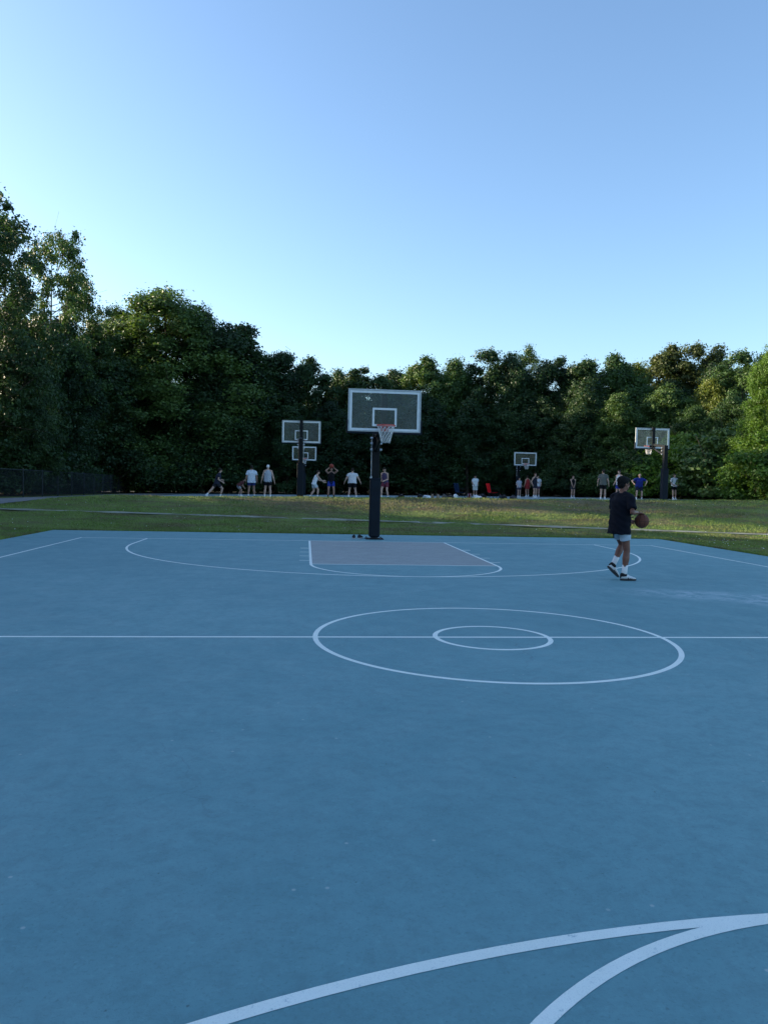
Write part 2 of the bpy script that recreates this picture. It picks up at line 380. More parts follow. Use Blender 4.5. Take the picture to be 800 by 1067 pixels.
# ------------------------------------------------------------------ basketball hoops
def make_net(bm, cy, z, r=.215, n=12, h=.42, rad=.006):
    rows = 6
    def P(k, j, half):
        t = j / rows; rr = r * (1 - .50 * t ** .8) + .004 * math.sin(k * 3.1 + j)
        a = 2 * math.pi * (k + half) / n
        return (rr * math.cos(a), cy + rr * math.sin(a), z - h * t)
    for k in range(n):
        for d in (1, -1):
            pts = [P(k, 0, 0)]
            off = 0
            for j in range(1, rows + 1):
                off += .5 * d * (1 if j % 2 else -1)
                pts.append(P(k, j, off))
            tube(bm, pts, rad, 5)
def make_hoop(loc, rz, bb, label, ext=2.2, pad_h=1.65, dy_scale=1.0, net_drop=True, cable=True):
    """origin at the pole foot, board toward local -y; bb = height of the board's lower edge"""
    r = empty('basketball_hoop', loc, rz); tag(r, label, 'basketball hoop', 'basketball hoops on the courts')
    top = bb + .10
    bm = bmesh.new(); box(bm, (0, 0, .012), (.50, .50, .024), bev=.004)
    for sx in (-1, 1):
        for sy in (-1, 1): tube(bm, [(sx * .2, sy * .2, .02), (sx * .2, sy * .2, .055)], .016, 6)
    from_bm('base_plate', bm, M['steel'], r)
    bm = bmesh.new(); box(bm, (0, 0, top / 2 + .02), (.20, .20, top - .04), bev=.012)
    pole = from_bm('pole', bm, M['steel'], r)
    bm = bmesh.new()
    box(bm, (0, 0, .06 + pad_h / 2), (.295, .30, pad_h), bev=.035)
    pad = from_bm('pole_pad', bm, M['pad'], r)
    bm = bmesh.new()
    box(bm, (0, 0, pad_h + .035), (.325, .32, .03), bev=.008)
    from_bm('pad_cap', bm, M['pad'], pad)
    # conduit clipped up one corner of the pole
    if cable:
        bm = bmesh.new(); tube(bm, [(-.125, -.06, pad_h), (-.125, -.06, top - .1)], .012, 6)
        tube(bm, [(-.13, -.1, pad_h + .03), (-.13, -.1, pad_h + .1)], .03, 6)
        from_bm('conduit', bm, M['alu'], pole)
    # clamp bolts
    for k, z in enumerate((top - .12, top - .27, top - .44)):
        for sx in (-1, 1):
            bm = bmesh.new(); tube(bm, [(sx * .10, -.08, z), (sx * .165, -.08, z)], .030, 8)
            from_bm('bolt', bm, M['bolt'], pole)
    # extension arm: heavy beam plus gusset and vertical spine behind the board
    bm = bmesh.new()
    yb = -ext + .14
    tube(bm, [(0, .06, top - .06), (0, yb, bb + .20)], .085, 4)
    tube(bm, [(0, -.06, top - .46), (0, -.7, top - .30), (0, yb - .02, bb + .05)], [.06, .055, .05], 8)
    box(bm, (0, -.26, top - .2), (.02, .42, .34))
    from_bm('arm', bm, M['steel'], r)
    bm = bmesh.new(); box(bm, (0, yb, bb + .54), (.15, .09, 1.12), bev=.006)
    box(bm, (0, yb - .055, bb + .12), (.34, .03, .10))
    spine = from_bm('board_mount', bm, M['steel'], r)
    # backboard
    yf = -ext
    bd = bmesh.new(); box(bd, (0, yf + .016, bb + .535), (1.76, .014, 1.00))
    board = from_bm('backboard', bd, M['glass'], r)
    bm = bmesh.new(); t = .035
    for z in (bb + .0175, bb + 1.0525): box(bm, (0, yf + .018, z), (1.83, .05, t))
    for sx in (-1, 1): box(bm, (sx * (.915 - t / 2), yf + .018, bb + .535), (t, .05, 1.0))
    from_bm('board_frame', bm, M['alu'], board)
    bm = bmesh.new(); w = .05
    def rect(x0, x1, z0, z1, w, y, th=.004):
        box(bm, ((x0 + x1) / 2, y, z0 + w / 2), (x1 - x0, th, w)); box(bm, ((x0 + x1) / 2, y, z1 - w / 2), (x1 - x0, th, w))
        for x in (x0 + w / 2, x1 - w / 2): box(bm, (x, y, (z0 + z1) / 2), (w, th, z1 - z0 - 2 * w))
    for y in (yf + .0045, yf + .0275):
        rect(-.875, .875, bb + .04, bb + 1.03, .055, y); rect(-.305, .305, bb + .15, bb + .61, .05, y)
    from_bm('board_markings', bm, M['white'], board)
    bm = bmesh.new()
    box(bm, (0, yf + .012, bb - .014), (1.86, .075, .05), bev=.01)
    for sx in (-1, 1): box(bm, (sx * .930, yf + .012, bb + .135), (.035, .075, .34), bev=.01)
    from_bm('board_padding', bm, M['pad'], board)
    # rim
    zr = bb + .15; cy = yf - .15 - .2286
    bm = bmesh.new()
    tube(bm, [(.2286 * math.cos(a), cy + .2286 * math.sin(a), zr) for a in np.linspace(0, 2 * math.pi, 41)], .0105, 8, False)
    tube(bm, [(.2286 * math.cos(a), cy + .2286 * math.sin(a), zr - .024) for a in np.linspace(R(200), R(340), 24)], .007, 6)
    box(bm, (0, yf - .075, zr - .005), (.16, .14, .012)); box(bm, (0, yf - .012, zr - .05), (.20, .02, .15), bev=.004)
    for sx in (-1, 1):
        tube(bm, [(sx * .07, yf - .02, zr - .10), (sx * .13, cy + .19, zr - .01)], .008, 6)
        box(bm, (sx * .07, yf - .08, zr - .03), (.01, .14, .06))
    rim = from_bm('rim', bm, M['rim'], r, True)
    bm = bmesh.new(); make_net(bm, cy, zr - .012); from_bm('net', bm, M['net'], rim, True)
    return r
def hz(x, y): return float(g(x, y)) + .015
make_hoop((.0, 13.62, 0), 0, 2.84, 'nearest basketball hoop, on a padded black pole at the end of the near court')
def far_hoop(x, yboard, side, bottom, label, ext=2.0):
    yp = yboard + (ext if side > 0 else -ext); z = hz(x, yp)
    return make_hoop((x, yp, z), 0 if side > 0 else math.pi, bottom - z, label, ext)
far_hoop(-2.19, 29.0, -1, 3.42, 'hoop seen from behind beyond the grass, left of the nearest hoop')
far_hoop(-2.10, 50.6, 1, 3.22, 'small distant hoop lined up under the left rear backboard, facing the camera')
far_hoop(15.93, 30.4, -1, 3.70, 'hoop seen from behind on the right, near the people in front of the bushes', 1.5)
far_hoop(15.42, 51.6, 1, 3.27, 'small distant hoop facing the camera above the huddle of four players')

# ------------------------------------------------------------------ fence
fx = [(-29, 10), (-20.3, 19.5), (-16.6, 25), (-15.7, 32), (-15.8, 42), (-16.3, 55)]
def fence():
    r = empty('chain_link_fence', (-17.5, 35, float(g(-17.5, 35)))); tag(r, 'low black chain link fence along the asphalt path under the trees at left', 'fence')
    inv = Matrix.Translation(-r.location)
    H = 1.35
    P = np.array(fx, float); s = np.concatenate([[0], np.cumsum(np.hypot(*np.diff(P, axis=0).T))])
    def at(t): x, y = np.interp(t, s, P[:, 0]), np.interp(t, s, P[:, 1]); return Vector((x, y, float(g(x, y))))
    bm = bmesh.new(); n = 60
    tube(bm, [at(t) + Vector((0, 0, H)) for t in np.linspace(0, s[-1], n)], .022, 6)
    tube(bm, [at(t) + Vector((0, 0, .06)) for t in np.linspace(0, s[-1], n)], .006, 4)
    bm.transform(inv); from_bm('top_rail', bm, M['chainlink'], r)
    t = 0
    while t < s[-1]:
        bm = bmesh.new(); p = at(t); tube(bm, [p - Vector((0, 0, .1)), p + Vector((0, 0, H + .04))], .03, 8); tube(bm, [p + Vector((0, 0, H + .03)), p + Vector((0, 0, H + .08))], [.034, .012], 8)
        bm.transform(inv); from_bm('post', bm, M['chainlink'], r); t += 2.6
    # mesh: crossing wires
    vs = []; fs = []; wd = .005
    def wire(a, b_):
        a = np.array(a); b_ = np.array(b_); k = len(vs); up = np.array((0, 0, wd)); sd = np.array((wd, 0, 0))
        for q in (a - up, a + sd, a + up, b_ - up, b_ + sd, b_ + up): vs.append(tuple(q - np.array(r.location)))
        fs.extend([(k, k + 1, k + 4, k + 3), (k + 1, k + 2, k + 5, k + 4), (k + 2, k, k + 3, k + 5)])
    step = .11; t = 0
    while t < s[-1] - H:
        a = at(t); b_ = at(t + H)
        wire(a + Vector((0, 0, .05)), b_ + Vector((0, 0, H - .02))); wire(at(t) + Vector((0, 0, H - .02)), b_ + Vector((0, 0, .05))); t += step
    from_np('wire_mesh', vs, fs, M['chainlink'], r)
fence()

# ------------------------------------------------------------------ trees
def crown_mesh(name, seed, H, Rx, base, ncl, per, leaf, clr=(.42, .98), prof='round', hollow=.45, up=.35, lobes=3):
    """returns leaf mesh (local origin at trunk foot) and clump centres"""
    g_ = np.random.default_rng(seed)
    cs = []
    ph = g_.uniform(0, 6.28, 6)
    while len(cs) < ncl:
        t = g_.uniform(0, 1)
        if prof == 'round': pr = math.sin(math.pi * min(1, (t * .86 + .14))) ** .55
        elif prof == 'tall': pr = (1 - t) ** .42 * (.65 + .35 * min(1, t * 4))
        elif prof == 'fan': pr = (.25 + .75 * math.sin(math.pi * min(1, t * .80 + .14)) ** .7)
        else: pr = (1 - t ** 2.2) ** .6
        a = g_.uniform(0, 2 * math.pi)
        lob = .84 + .14 * math.sin(lobes * a + ph[0] + t * 5) + .12 * math.sin(2 * a + ph[1] - t * 9) + .10 * math.sin(5 * a + ph[2] + t * 13)
        rr = Rx * pr * lob * (hollow + (1 - hollow) * g_.uniform(0, 1) ** .5)
        z = base + (H - base) * t * (1 - .05 * (1 - math.cos(a + ph[3])))
        c = np.array([rr * math.cos(a), rr * math.sin(a), z])
        cs.append(c)
    cs = np.array(cs)
    rad = g_.uniform(clr[0], clr[1], ncl) * (1.08 - .22 * (cs[:, 2] - base) / (H - base))
    tone = np.clip(g_.normal(.5, .22, ncl), 0, 1)
    n = ncl * per
    ci = np.repeat(np.arange(ncl), per)
    d = g_.normal(size=(n, 3)); d /= np.linalg.norm(d, axis=1)[:, None]
    # spray shape: clumps sag outwards, flat underside
    d[:, 2] *= .75
    rr = rad[ci] * (.20 + .80 * g_.uniform(0, 1, n) ** .5 + .22 * (g_.uniform(0, 1, n) > .86) * g_.uniform(0, 1, n))
    rr = np.where(g_.uniform(0, 1, n) > .84, rad[ci] * g_.uniform(.95, 1.35, n), rr)
    wob = 1 + .38 * np.sin(d[:, 0] * 5 + ci) * np.sin(d[:, 1] * 6 + ci * 1.7) + .2 * np.sin(d[:, 2] * 9 + ci)
    pos = cs[ci] + d * (rr * wob)[:, None]
    keep = pos[:, 2] > .15
    pos, d, ci = pos[keep], d[keep], ci[keep]; n = len(pos)
    nrm = d * .8 + g_.normal(size=(n, 3)) * .55 + np.array([0, 0, up])
    nrm /= np.linalg.norm(nrm, axis=1)[:, None]
    a = np.cross(nrm, g_.normal(size=(n, 3))); a /= np.linalg.norm(a, axis=1)[:, None]
    b_ = np.cross(nrm, a)
    s = leaf * g_.uniform(.6, 1.35, n)[:, None]
    a *= s; b_ *= s * g_.uniform(.45, .75, n)[:, None]
    cup = nrm * s * .18
    v = np.empty((n, 4, 3)); v[:, 0] = pos - a; v[:, 1] = pos + b_ - cup; v[:, 2] = pos + a; v[:, 3] = pos - b_ - cup
    me = bpy.data.meshes.new(name)
    me.vertices.add(4 * n); me.vertices.foreach_set('co', v.reshape(-1).astype('f'))
    me.loops.add(4 * n); me.loops.foreach_set('vertex_index', np.arange(4 * n, dtype='i'))
    me.polygons.add(n); me.polygons.foreach_set('loop_start', np.arange(0, 4 * n, 4, dtype='i'))
    me.update(calc_edges=True)
    at = me.attributes.new('tone', 'FLOAT', 'FACE')
    at.data.foreach_set('value', np.clip(tone[ci] + g_.normal(0, .16, n), 0, 1).astype('f'))
    me.materials.append(M['leaf_dark'])
    return me, cs
def trunk_mesh(name, seed, H, cs, r0, nl=12, lean=.3, base_frac=.1):
    g_ = np.random.default_rng(seed + 99); bm = bmesh.new()
    top = H * .88; lx, ly = g_.uniform(-lean, lean, 2)
    def tp(t): return Vector((lx * t + .12 * math.sin(t * 5 + seed), ly * t + .1 * math.sin(t * 6.5 + 2 * seed), top * t - .15 * (1 - t)))
    ts = [0, .03, .12, .25, .4, .55, .7, .85, 1]
    tube(bm, [tp(t) for t in ts], [r0 * (1.35 if t == 0 else 1.08 if t == .03 else (1 - .9 * t)) for t in ts], 9)
    order = g_.permutation(len(cs))[:nl]
    for i in order:
        c = Vector(cs[i]); zt = max(.08, min(.9, (c.z - .5 * math.hypot(c.x, c.y)) / top)); p0 = tp(zt)
        mid = (p0 + c) / 2 + Vector((0, 0, -.12 * (c - p0).length)) + Vector(g_.normal(0, .15, 3)); rr = r0 * (1 - .85 * zt) * .45
        tube(bm, [p0, mid, c], [rr, rr * .6, .012], 6)
        for _ in range(2):
            e = c + Vector(g_.normal(0, .6, 3)) + Vector((0, 0, .3)); tube(bm, [mid.lerp(c, .5), e], [rr * .35, .006], 4)
    me = bpy.data.meshes.new(name); bmesh.ops.recalc_face_normals(bm, faces=bm.faces); bm.to_mesh(me); bm.free(); me.materials.append(M['bark'])
    me.polygons.foreach_set('use_smooth', [True] * len(me.polygons))
    return me
VAR = {}
def variant(key, seed, H, Rx, base, ncl, per, leaf, r0, nl=14, **kw):
    me, cs = crown_mesh('crown', seed, H, Rx, base, ncl, per, leaf, **kw)
    VAR[key] = (me, trunk_mesh('trunk', seed, H, cs, r0, nl), H)
variant('maple_a', 1, 12, 3.6, 1.6, 181, 325, 0.097, .19)
variant('maple_b', 2, 12, 4.0, 1.0, 203, 312, 0.097, .21, prof='dome', lobes=4)
variant('maple_c', 3, 12, 3.2, 1.4, 166, 338, 0.094, .17, prof='fan', lobes=2)
variant('tall_a', 4, 13, 3.0, 1.2, 166, 325, 0.094, .17, prof='tall')
variant('tall_b', 5, 13, 3.5, 2.0, 188, 299, 0.101, .18, prof='fan', lobes=5)
variant('airy_a', 6, 15, 4.2, 3.2, 178, 172, 0.086, .20, clr=(.34, .85), nl=34, prof='fan', hollow=.2)
variant('airy_b', 7, 14, 3.8, 2.6, 195, 155, 0.079, .18, clr=(.34, .80), nl=34, prof='round', hollow=.2)
variant('near_a', 8, 14, 4.2, 1.0, 246, 429, 0.076, .22, clr=(.42, .95))
variant('near_b', 9, 14, 3.8, .9, 232, 429, 0.076, .2, clr=(.42, .9), prof='dome', lobes=4)
variant('bush_a', 10, 3.0, 2.2, .25, 46, 300, .075, .05, 10, clr=(.35, .7), prof='dome')
variant('bush_b', 11, 3.4, 1.9, .25, 46, 300, .07, .05, 10, clr=(.35, .65), prof='round')
made = {}
def tree(key, x, y, h, leafmat, name, label, group, cat='tree', wid=1.0):
    me, tm, H = VAR[key]; s = h / H; z = float(g(x, y)) - .02
    r = empty(name, (x, y, z), random.uniform(0, 6.28)); tag(r, label, cat, group)
    sx = s * wid * random.uniform(.92, 1.08)
    for nm, mesh, mm in (('crown', me, leafmat), ('trunk', tm, 'bark')):
        o = bpy.data.objects.new(nm, mesh); link(o, r); o.scale = (sx, sx, s)
        o.material_slots[0].link = 'OBJECT'; o.material_slots[0].material = M[mm]
    return r
C0 = (-1.92, -7.55)
YAW = math.degrees(0.10292)
def pol(az, d):      # a spot by compass bearing (degrees right of the court axis) and distance from where one stands
    return C0[0] + d * math.sin(R(az)), C0[1] + d * math.cos(R(az))
TREE_ROWS = [   # crown form, x, y, height, foliage, width, kind, label
    ('airy_a', -19.3, 34.0, 15.6, 'leaf_dark', 1.00, 'tree', 'tallest tree, running out of the frame at the left edge of the photo'),
    ('airy_b', -18.4, 36.5, 15.5, 'leaf_mid', 0.75, 'tree', 'tall airy tree at far left with sky showing through its loose top'),
    ('airy_a', -19.4, 46.7, 18.1, 'leaf_mid', 0.72, 'tree', 'open crowned tree with pale leaves against the sky, second from the left edge'),
    ('airy_b', -18.7, 51.1, 15.8, 'leaf_mid', 0.80, 'tree', 'loose crowned tree whose side branches stick out below the airy tops at left'),
    ('near_b', -17.6, 56.6, 15.1, 'leaf_mid', 0.85, 'tree', 'tree with a rusty yellow top left of the big round crown'),
    ('near_a', -16.3, 58.9, 14.9, 'leaf_dark', 0.85, 'tree', 'dark tree behind the small bright bush by the fence'),
    ('near_a', -13.6, 57.4, 16.6, 'leaf_mid', 1.46, 'tree', 'big round crowned tree with a domed top, tallest after the airy trees at left'),
    ('near_b', -10.9, 57.8, 15.6, 'leaf_dark', 1.22, 'tree', 'tree on the right shoulder of the big round crown at left'),
    ('maple_c', -8.9, 59.1, 14.5, 'leaf_dark', 1.10, 'tree', 'sloping dark tree where the left wood steps down to the lower treeline'),
    ('tall_b', -6.7, 60.3, 12.5, 'leaf_dark', 0.92, 'tree', 'thin topped tree in the dip right of the high left wood'),
    ('tall_a', -4.5, 60.4, 12.9, 'leaf_dark', 1.10, 'tree', 'pointed dark tree above the white shirted players at left'),
    ('maple_a', -2.0, 61.4, 12.1, 'leaf_dark', 0.98, 'tree', 'dark round tree above the left rear backboard'),
    ('maple_b', 0.7, 63.4, 11.3, 'leaf_dark', 0.85, 'tree', 'low dark tree in the gap between the left rear and the nearest backboard'),
    ('maple_c', 3.5, 62.2, 11.5, 'leaf_dark', 0.98, 'tree', 'dark tree rising right behind the nearest backboard, left half'),
    ('tall_a', 6.3, 65.0, 12.3, 'leaf_dark', 1.04, 'tree', 'dark pointed tree just above the nearest backboard'),
    ('maple_a', 9.0, 62.6, 12.6, 'leaf_mid', 1.04, 'tree', 'lighter green tree right of the nearest backboard with a broad top'),
    ('maple_b', 11.7, 61.1, 12.2, 'leaf_mid', 0.98, 'tree', 'mid green tree above the blue folding chair'),
    ('tall_b', 14.6, 60.5, 12.9, 'leaf_dark', 1.10, 'tree', 'dark tree above the red folding chair with a knobbly top'),
    ('airy_b', 18.9, 62.4, 14.1, 'leaf_mid', 0.92, 'tree', 'feathery topped tree standing out above the distant right backboard'),
    ('maple_a', 16.5, 59.0, 12.2, 'leaf_dark', 0.85, 'tree', 'dark tree left of the feathery topped tree'),
    ('maple_c', 20.0, 58.9, 12.3, 'leaf_dark', 0.98, 'tree', 'dark tree right of the feathery topped tree'),
    ('tall_a', 21.7, 56.2, 12.1, 'leaf_dark', 1.10, 'tree', 'dark tree with a dense clumped top above the lone player in black'),
    ('maple_a', 25.0, 57.1, 12.4, 'leaf_mid', 0.98, 'tree', 'green tree with a small light top above the boy with the ball'),
    ('maple_b', 28.0, 59.0, 11.9, 'leaf_yellow', 0.85, 'tree', 'yellowish tree catching the sun left of the brown tinged crown'),
    ('maple_a', 32.0, 61.6, 14.1, 'leaf_olive', 1.04, 'tree', 'olive brown sunlit crown above the right rear backboard'),
    ('tall_b', 34.4, 60.4, 14.0, 'leaf_olive', 0.98, 'tree', 'brown tinged tree with the higher of two domed tops at right'),
    ('maple_c', 35.1, 57.7, 12.3, 'leaf_dark', 0.85, 'tree', 'darker tree on the right flank of the two brown tinged crowns'),
    ('maple_b', 29.4, 49.4, 9.2, 'leaf_yellow', 0.98, 'tree', 'bright yellow green tree low in front of the brown tinged crowns'),
    ('tall_b', 31.9, 49.1, 11.3, 'leaf_mid', 0.98, 'tree', 'thin topped tree just left of the bright tree at the right edge'),
    ('near_b', 27.6, 38.8, 10.0, 'leaf_bright', 0.85, 'tree', 'bright green tree at the right edge of the photo lit by the low sun'),
    ('near_a', 30.0, 38.4, 10.5, 'leaf_bright', 1.00, 'tree', 'bright green tree running out of the right edge of the photo'),
    ('near_a', -17.7, 35.6, 8.9, 'leaf_dark', 1.00, 'tree', 'lower dark tree filling the wood under the airy tops at the left edge'),
    ('near_b', -18.6, 45.9, 10.7, 'leaf_dark', 1.00, 'tree', 'dark leafy tree under the open crowned tree at left behind the fence'),
    ('near_b', -18.6, 56.3, 10.0, 'leaf_dark', 0.90, 'tree', 'shaded tree low in the wood just left of the small bright bush'),
    ('maple_b', -15.5, 58.1, 9.8, 'leaf_dark', 1.10, 'tree', 'shaded tree low under the big round crown at left'),
    ('maple_a', -11.6, 56.7, 9.1, 'leaf_dark', 1.10, 'tree', 'shaded low tree behind the running player in dark clothes'),
    ('maple_c', -8.3, 58.1, 8.5, 'leaf_dark', 1.20, 'tree', 'shaded low tree behind the two players in white and grey'),
    ('maple_b', -3.5, 57.4, 7.3, 'leaf_dark', 1.20, 'tree', 'shaded low tree directly behind the left rear backboard'),
    ('maple_a', 0.2, 57.4, 7.8, 'leaf_dark', 1.20, 'tree', 'shaded low tree behind the player shooting a ball'),
    ('maple_b', 4.4, 58.1, 8.4, 'leaf_dark', 1.20, 'tree', 'shaded low tree directly behind the nearest backboard'),
    ('maple_a', 8.1, 57.7, 8.8, 'leaf_dark', 1.20, 'tree', 'shaded low tree right of the nearest backboard'),
    ('maple_b', 11.8, 57.0, 8.0, 'leaf_dark', 1.20, 'tree', 'shaded low tree behind the man in white by the chairs'),
    ('maple_c', 15.2, 57.2, 7.7, 'leaf_dark', 1.20, 'tree', 'shaded low tree just left of the distant right backboard'),
    ('maple_a', 18.4, 56.3, 8.5, 'leaf_dark', 1.10, 'tree', 'shaded low tree directly behind the distant right backboard'),
    ('maple_b', 20.6, 53.4, 8.7, 'leaf_dark', 1.10, 'tree', 'shaded low tree behind the lone player in black'),
    ('maple_b', 23.1, 51.3, 8.2, 'leaf_mid', 1.10, 'tree', 'mid green low tree left of the right rear backboard'),
    ('maple_a', 26.5, 50.9, 9.0, 'leaf_mid', 1.10, 'tree', 'mid green low tree directly behind the right rear backboard'),
    ('maple_b', 26.7, 46.3, 6.8, 'leaf_mid', 1.10, 'tree', 'spreading green low tree just right of the right rear backboard'),
    ('maple_a', 28.5, 44.2, 7.3, 'leaf_mid', 1.00, 'tree', 'green low tree between the right rear pole and the bright tree'),
    ('bush_a', -18.1, 36.6, 3.6, 'leaf_dark', 1.40, 'bush', 'dark bush behind the fence at the left edge'),
    ('bush_b', -19.2, 49.9, 3.1, 'leaf_dark', 1.60, 'bush', 'dark bush behind the middle of the fence'),
    ('bush_a', -16.4, 54.8, 4.0, 'leaf_bright', 1.00, 'bush', 'small bright green bush catching light behind the right end of the fence'),
    ('bush_b', -12.9, 56.5, 3.5, 'leaf_dark', 1.80, 'bush', 'dark bush at the wood edge left of the running player'),
    ('bush_a', -7.5, 58.2, 3.2, 'leaf_dark', 1.60, 'bush', 'dark bush at the wood edge behind the crouching child'),
    ('bush_b', -1.0, 58.4, 3.1, 'leaf_dark', 1.80, 'bush', 'dark bush at the wood edge right of the left rear pole'),
    ('bush_a', 7.6, 59.8, 3.1, 'leaf_dark', 1.80, 'bush', 'dark bush at the wood edge right of the nearest pole'),
    ('bush_b', 15.3, 59.3, 3.0, 'leaf_dark', 1.80, 'bush', 'dark bush at the wood edge behind the red folding chair'),
    ('bush_a', 19.5, 57.0, 2.8, 'leaf_mid', 1.20, 'bush', 'low green bush right of the huddle of four players'),
    ('bush_b', 21.6, 54.1, 3.2, 'leaf_dark', 1.50, 'bush', 'dark bush between the lone player in black and the player in olive'),
    ('bush_a', 23.4, 50.1, 3.0, 'leaf_mid', 1.30, 'bush', 'green bush behind the boy and the player in blue'),
    ('bush_b', 24.9, 48.4, 4.2, 'leaf_mid', 1.40, 'bush', 'tall green bush directly behind the right rear pole'),
    ('bush_a', 25.8, 45.6, 4.8, 'leaf_bright', 1.20, 'bush', 'light green rounded bush just right of the right rear pole'),
    ('bush_b', 26.9, 43.9, 3.6, 'leaf_mid', 1.40, 'bush', 'green bush second to the right of the right rear pole'),
    ('bush_a', 27.3, 41.4, 5.0, 'leaf_mid', 1.40, 'bush', 'taller green bush close to the bright tree at right'),
    ('bush_b', 25.9, 36.4, 4.0, 'leaf_bright', 1.30, 'bush', 'light green bush at the right edge at the foot of the bright tree'),
    ('bush_a', 27.2, 35.5, 3.7, 'leaf_mid', 1.30, 'bush', 'green bush just past the right edge at the foot of the bright tree'),
]
n_front = 0
for v, x, y, h, m_, w, kind, lab in TREE_ROWS:
    if kind == 'tree': tree(v, x, y, h, m_, 'broadleaf_tree', lab, 'trees at the edge of the wood', 'tree', w)
    else: tree(v, x, y, h, m_, 'bush', lab, 'bushes along the edge of the wood', 'bush', w)
# the wood goes on behind the first rows
rr = random.Random(5)
DEEP = 'tree standing deeper in the wood, only bits of its crown showing between the front trees'
for i in range(34):
    az = -24 + i * 1.55 + rr.uniform(-.5, .5)
    base_d = 50 + 28 * min(1, max(0, (az + 22) / 16)) if az < -6 else 80
    if az > 22: base_d = 80 - (az - 22) * 1.6
    x, y = pol(az, base_d + rr.uniform(0, 7))
    hgt = (12.3 if az < -9 else 10.8 if az < 8 else 11.8) * rr.uniform(.88, 1.0)
    tree(rr.choice(['maple_a', 'maple_b', 'maple_c', 'tall_b']), x, y, hgt, 'leaf_dark', 'broadleaf_tree', DEEP, 'trees deeper in the wood', 'tree', 1.15)
# thicket closing the foot of the wood
for i in range(46):
    az = -22 + i * 1.25 + rr.uniform(-.4, .4)
    dd = (64 + 12 * min(1, max(0, (az + 22) / 10))) if az < 14 else 75 - (az - 14) * .75
    x, y = pol(az, dd + rr.uniform(-1.5, 3))
    tree(rr.choice(['bush_a', 'bush_b']), x, y, rr.uniform(3.0, 5.2), 'leaf_dark', 'bush', 'dark undergrowth bush at the foot of the wood behind the far courts', 'undergrowth bushes', 'bush', 1.45)
for i in range(16):
    y = 8 + i * 3.2 + rr.uniform(-.8, .8)
    tree(rr.choice(['bush_a', 'bush_b']), -20.5 - max(0, 24 - y) * .75 + rr.uniform(-1.2, .6), y, rr.uniform(2.6, 4.4), 'leaf_dark', 'bush', 'dark undergrowth bush crowding behind the chain link fence at left', 'bushes behind the fence', 'bush', 1.3)
# the wood also runs along the whole left side of the near court, past the frame
SIDE = 'tree of the wood that runs on beyond the left edge of the photo'
for i in range(13):
    y = -34 + i * 5.0
    for k in range(2):
        tree(rr.choice(['near_a', 'near_b', 'maple_a', 'maple_b']), -24.5 - 5.5 * k - .12 * max(0, 10 - y) + rr.uniform(-1, 1), y + rr.uniform(-1.5, 1.5) + 2 * k, rr.uniform(13.5, 15.5), rr.choice(['leaf_dark', 'leaf_mid']), 'broadleaf_tree', SIDE, 'trees beyond the left edge', 'tree', 1.15)
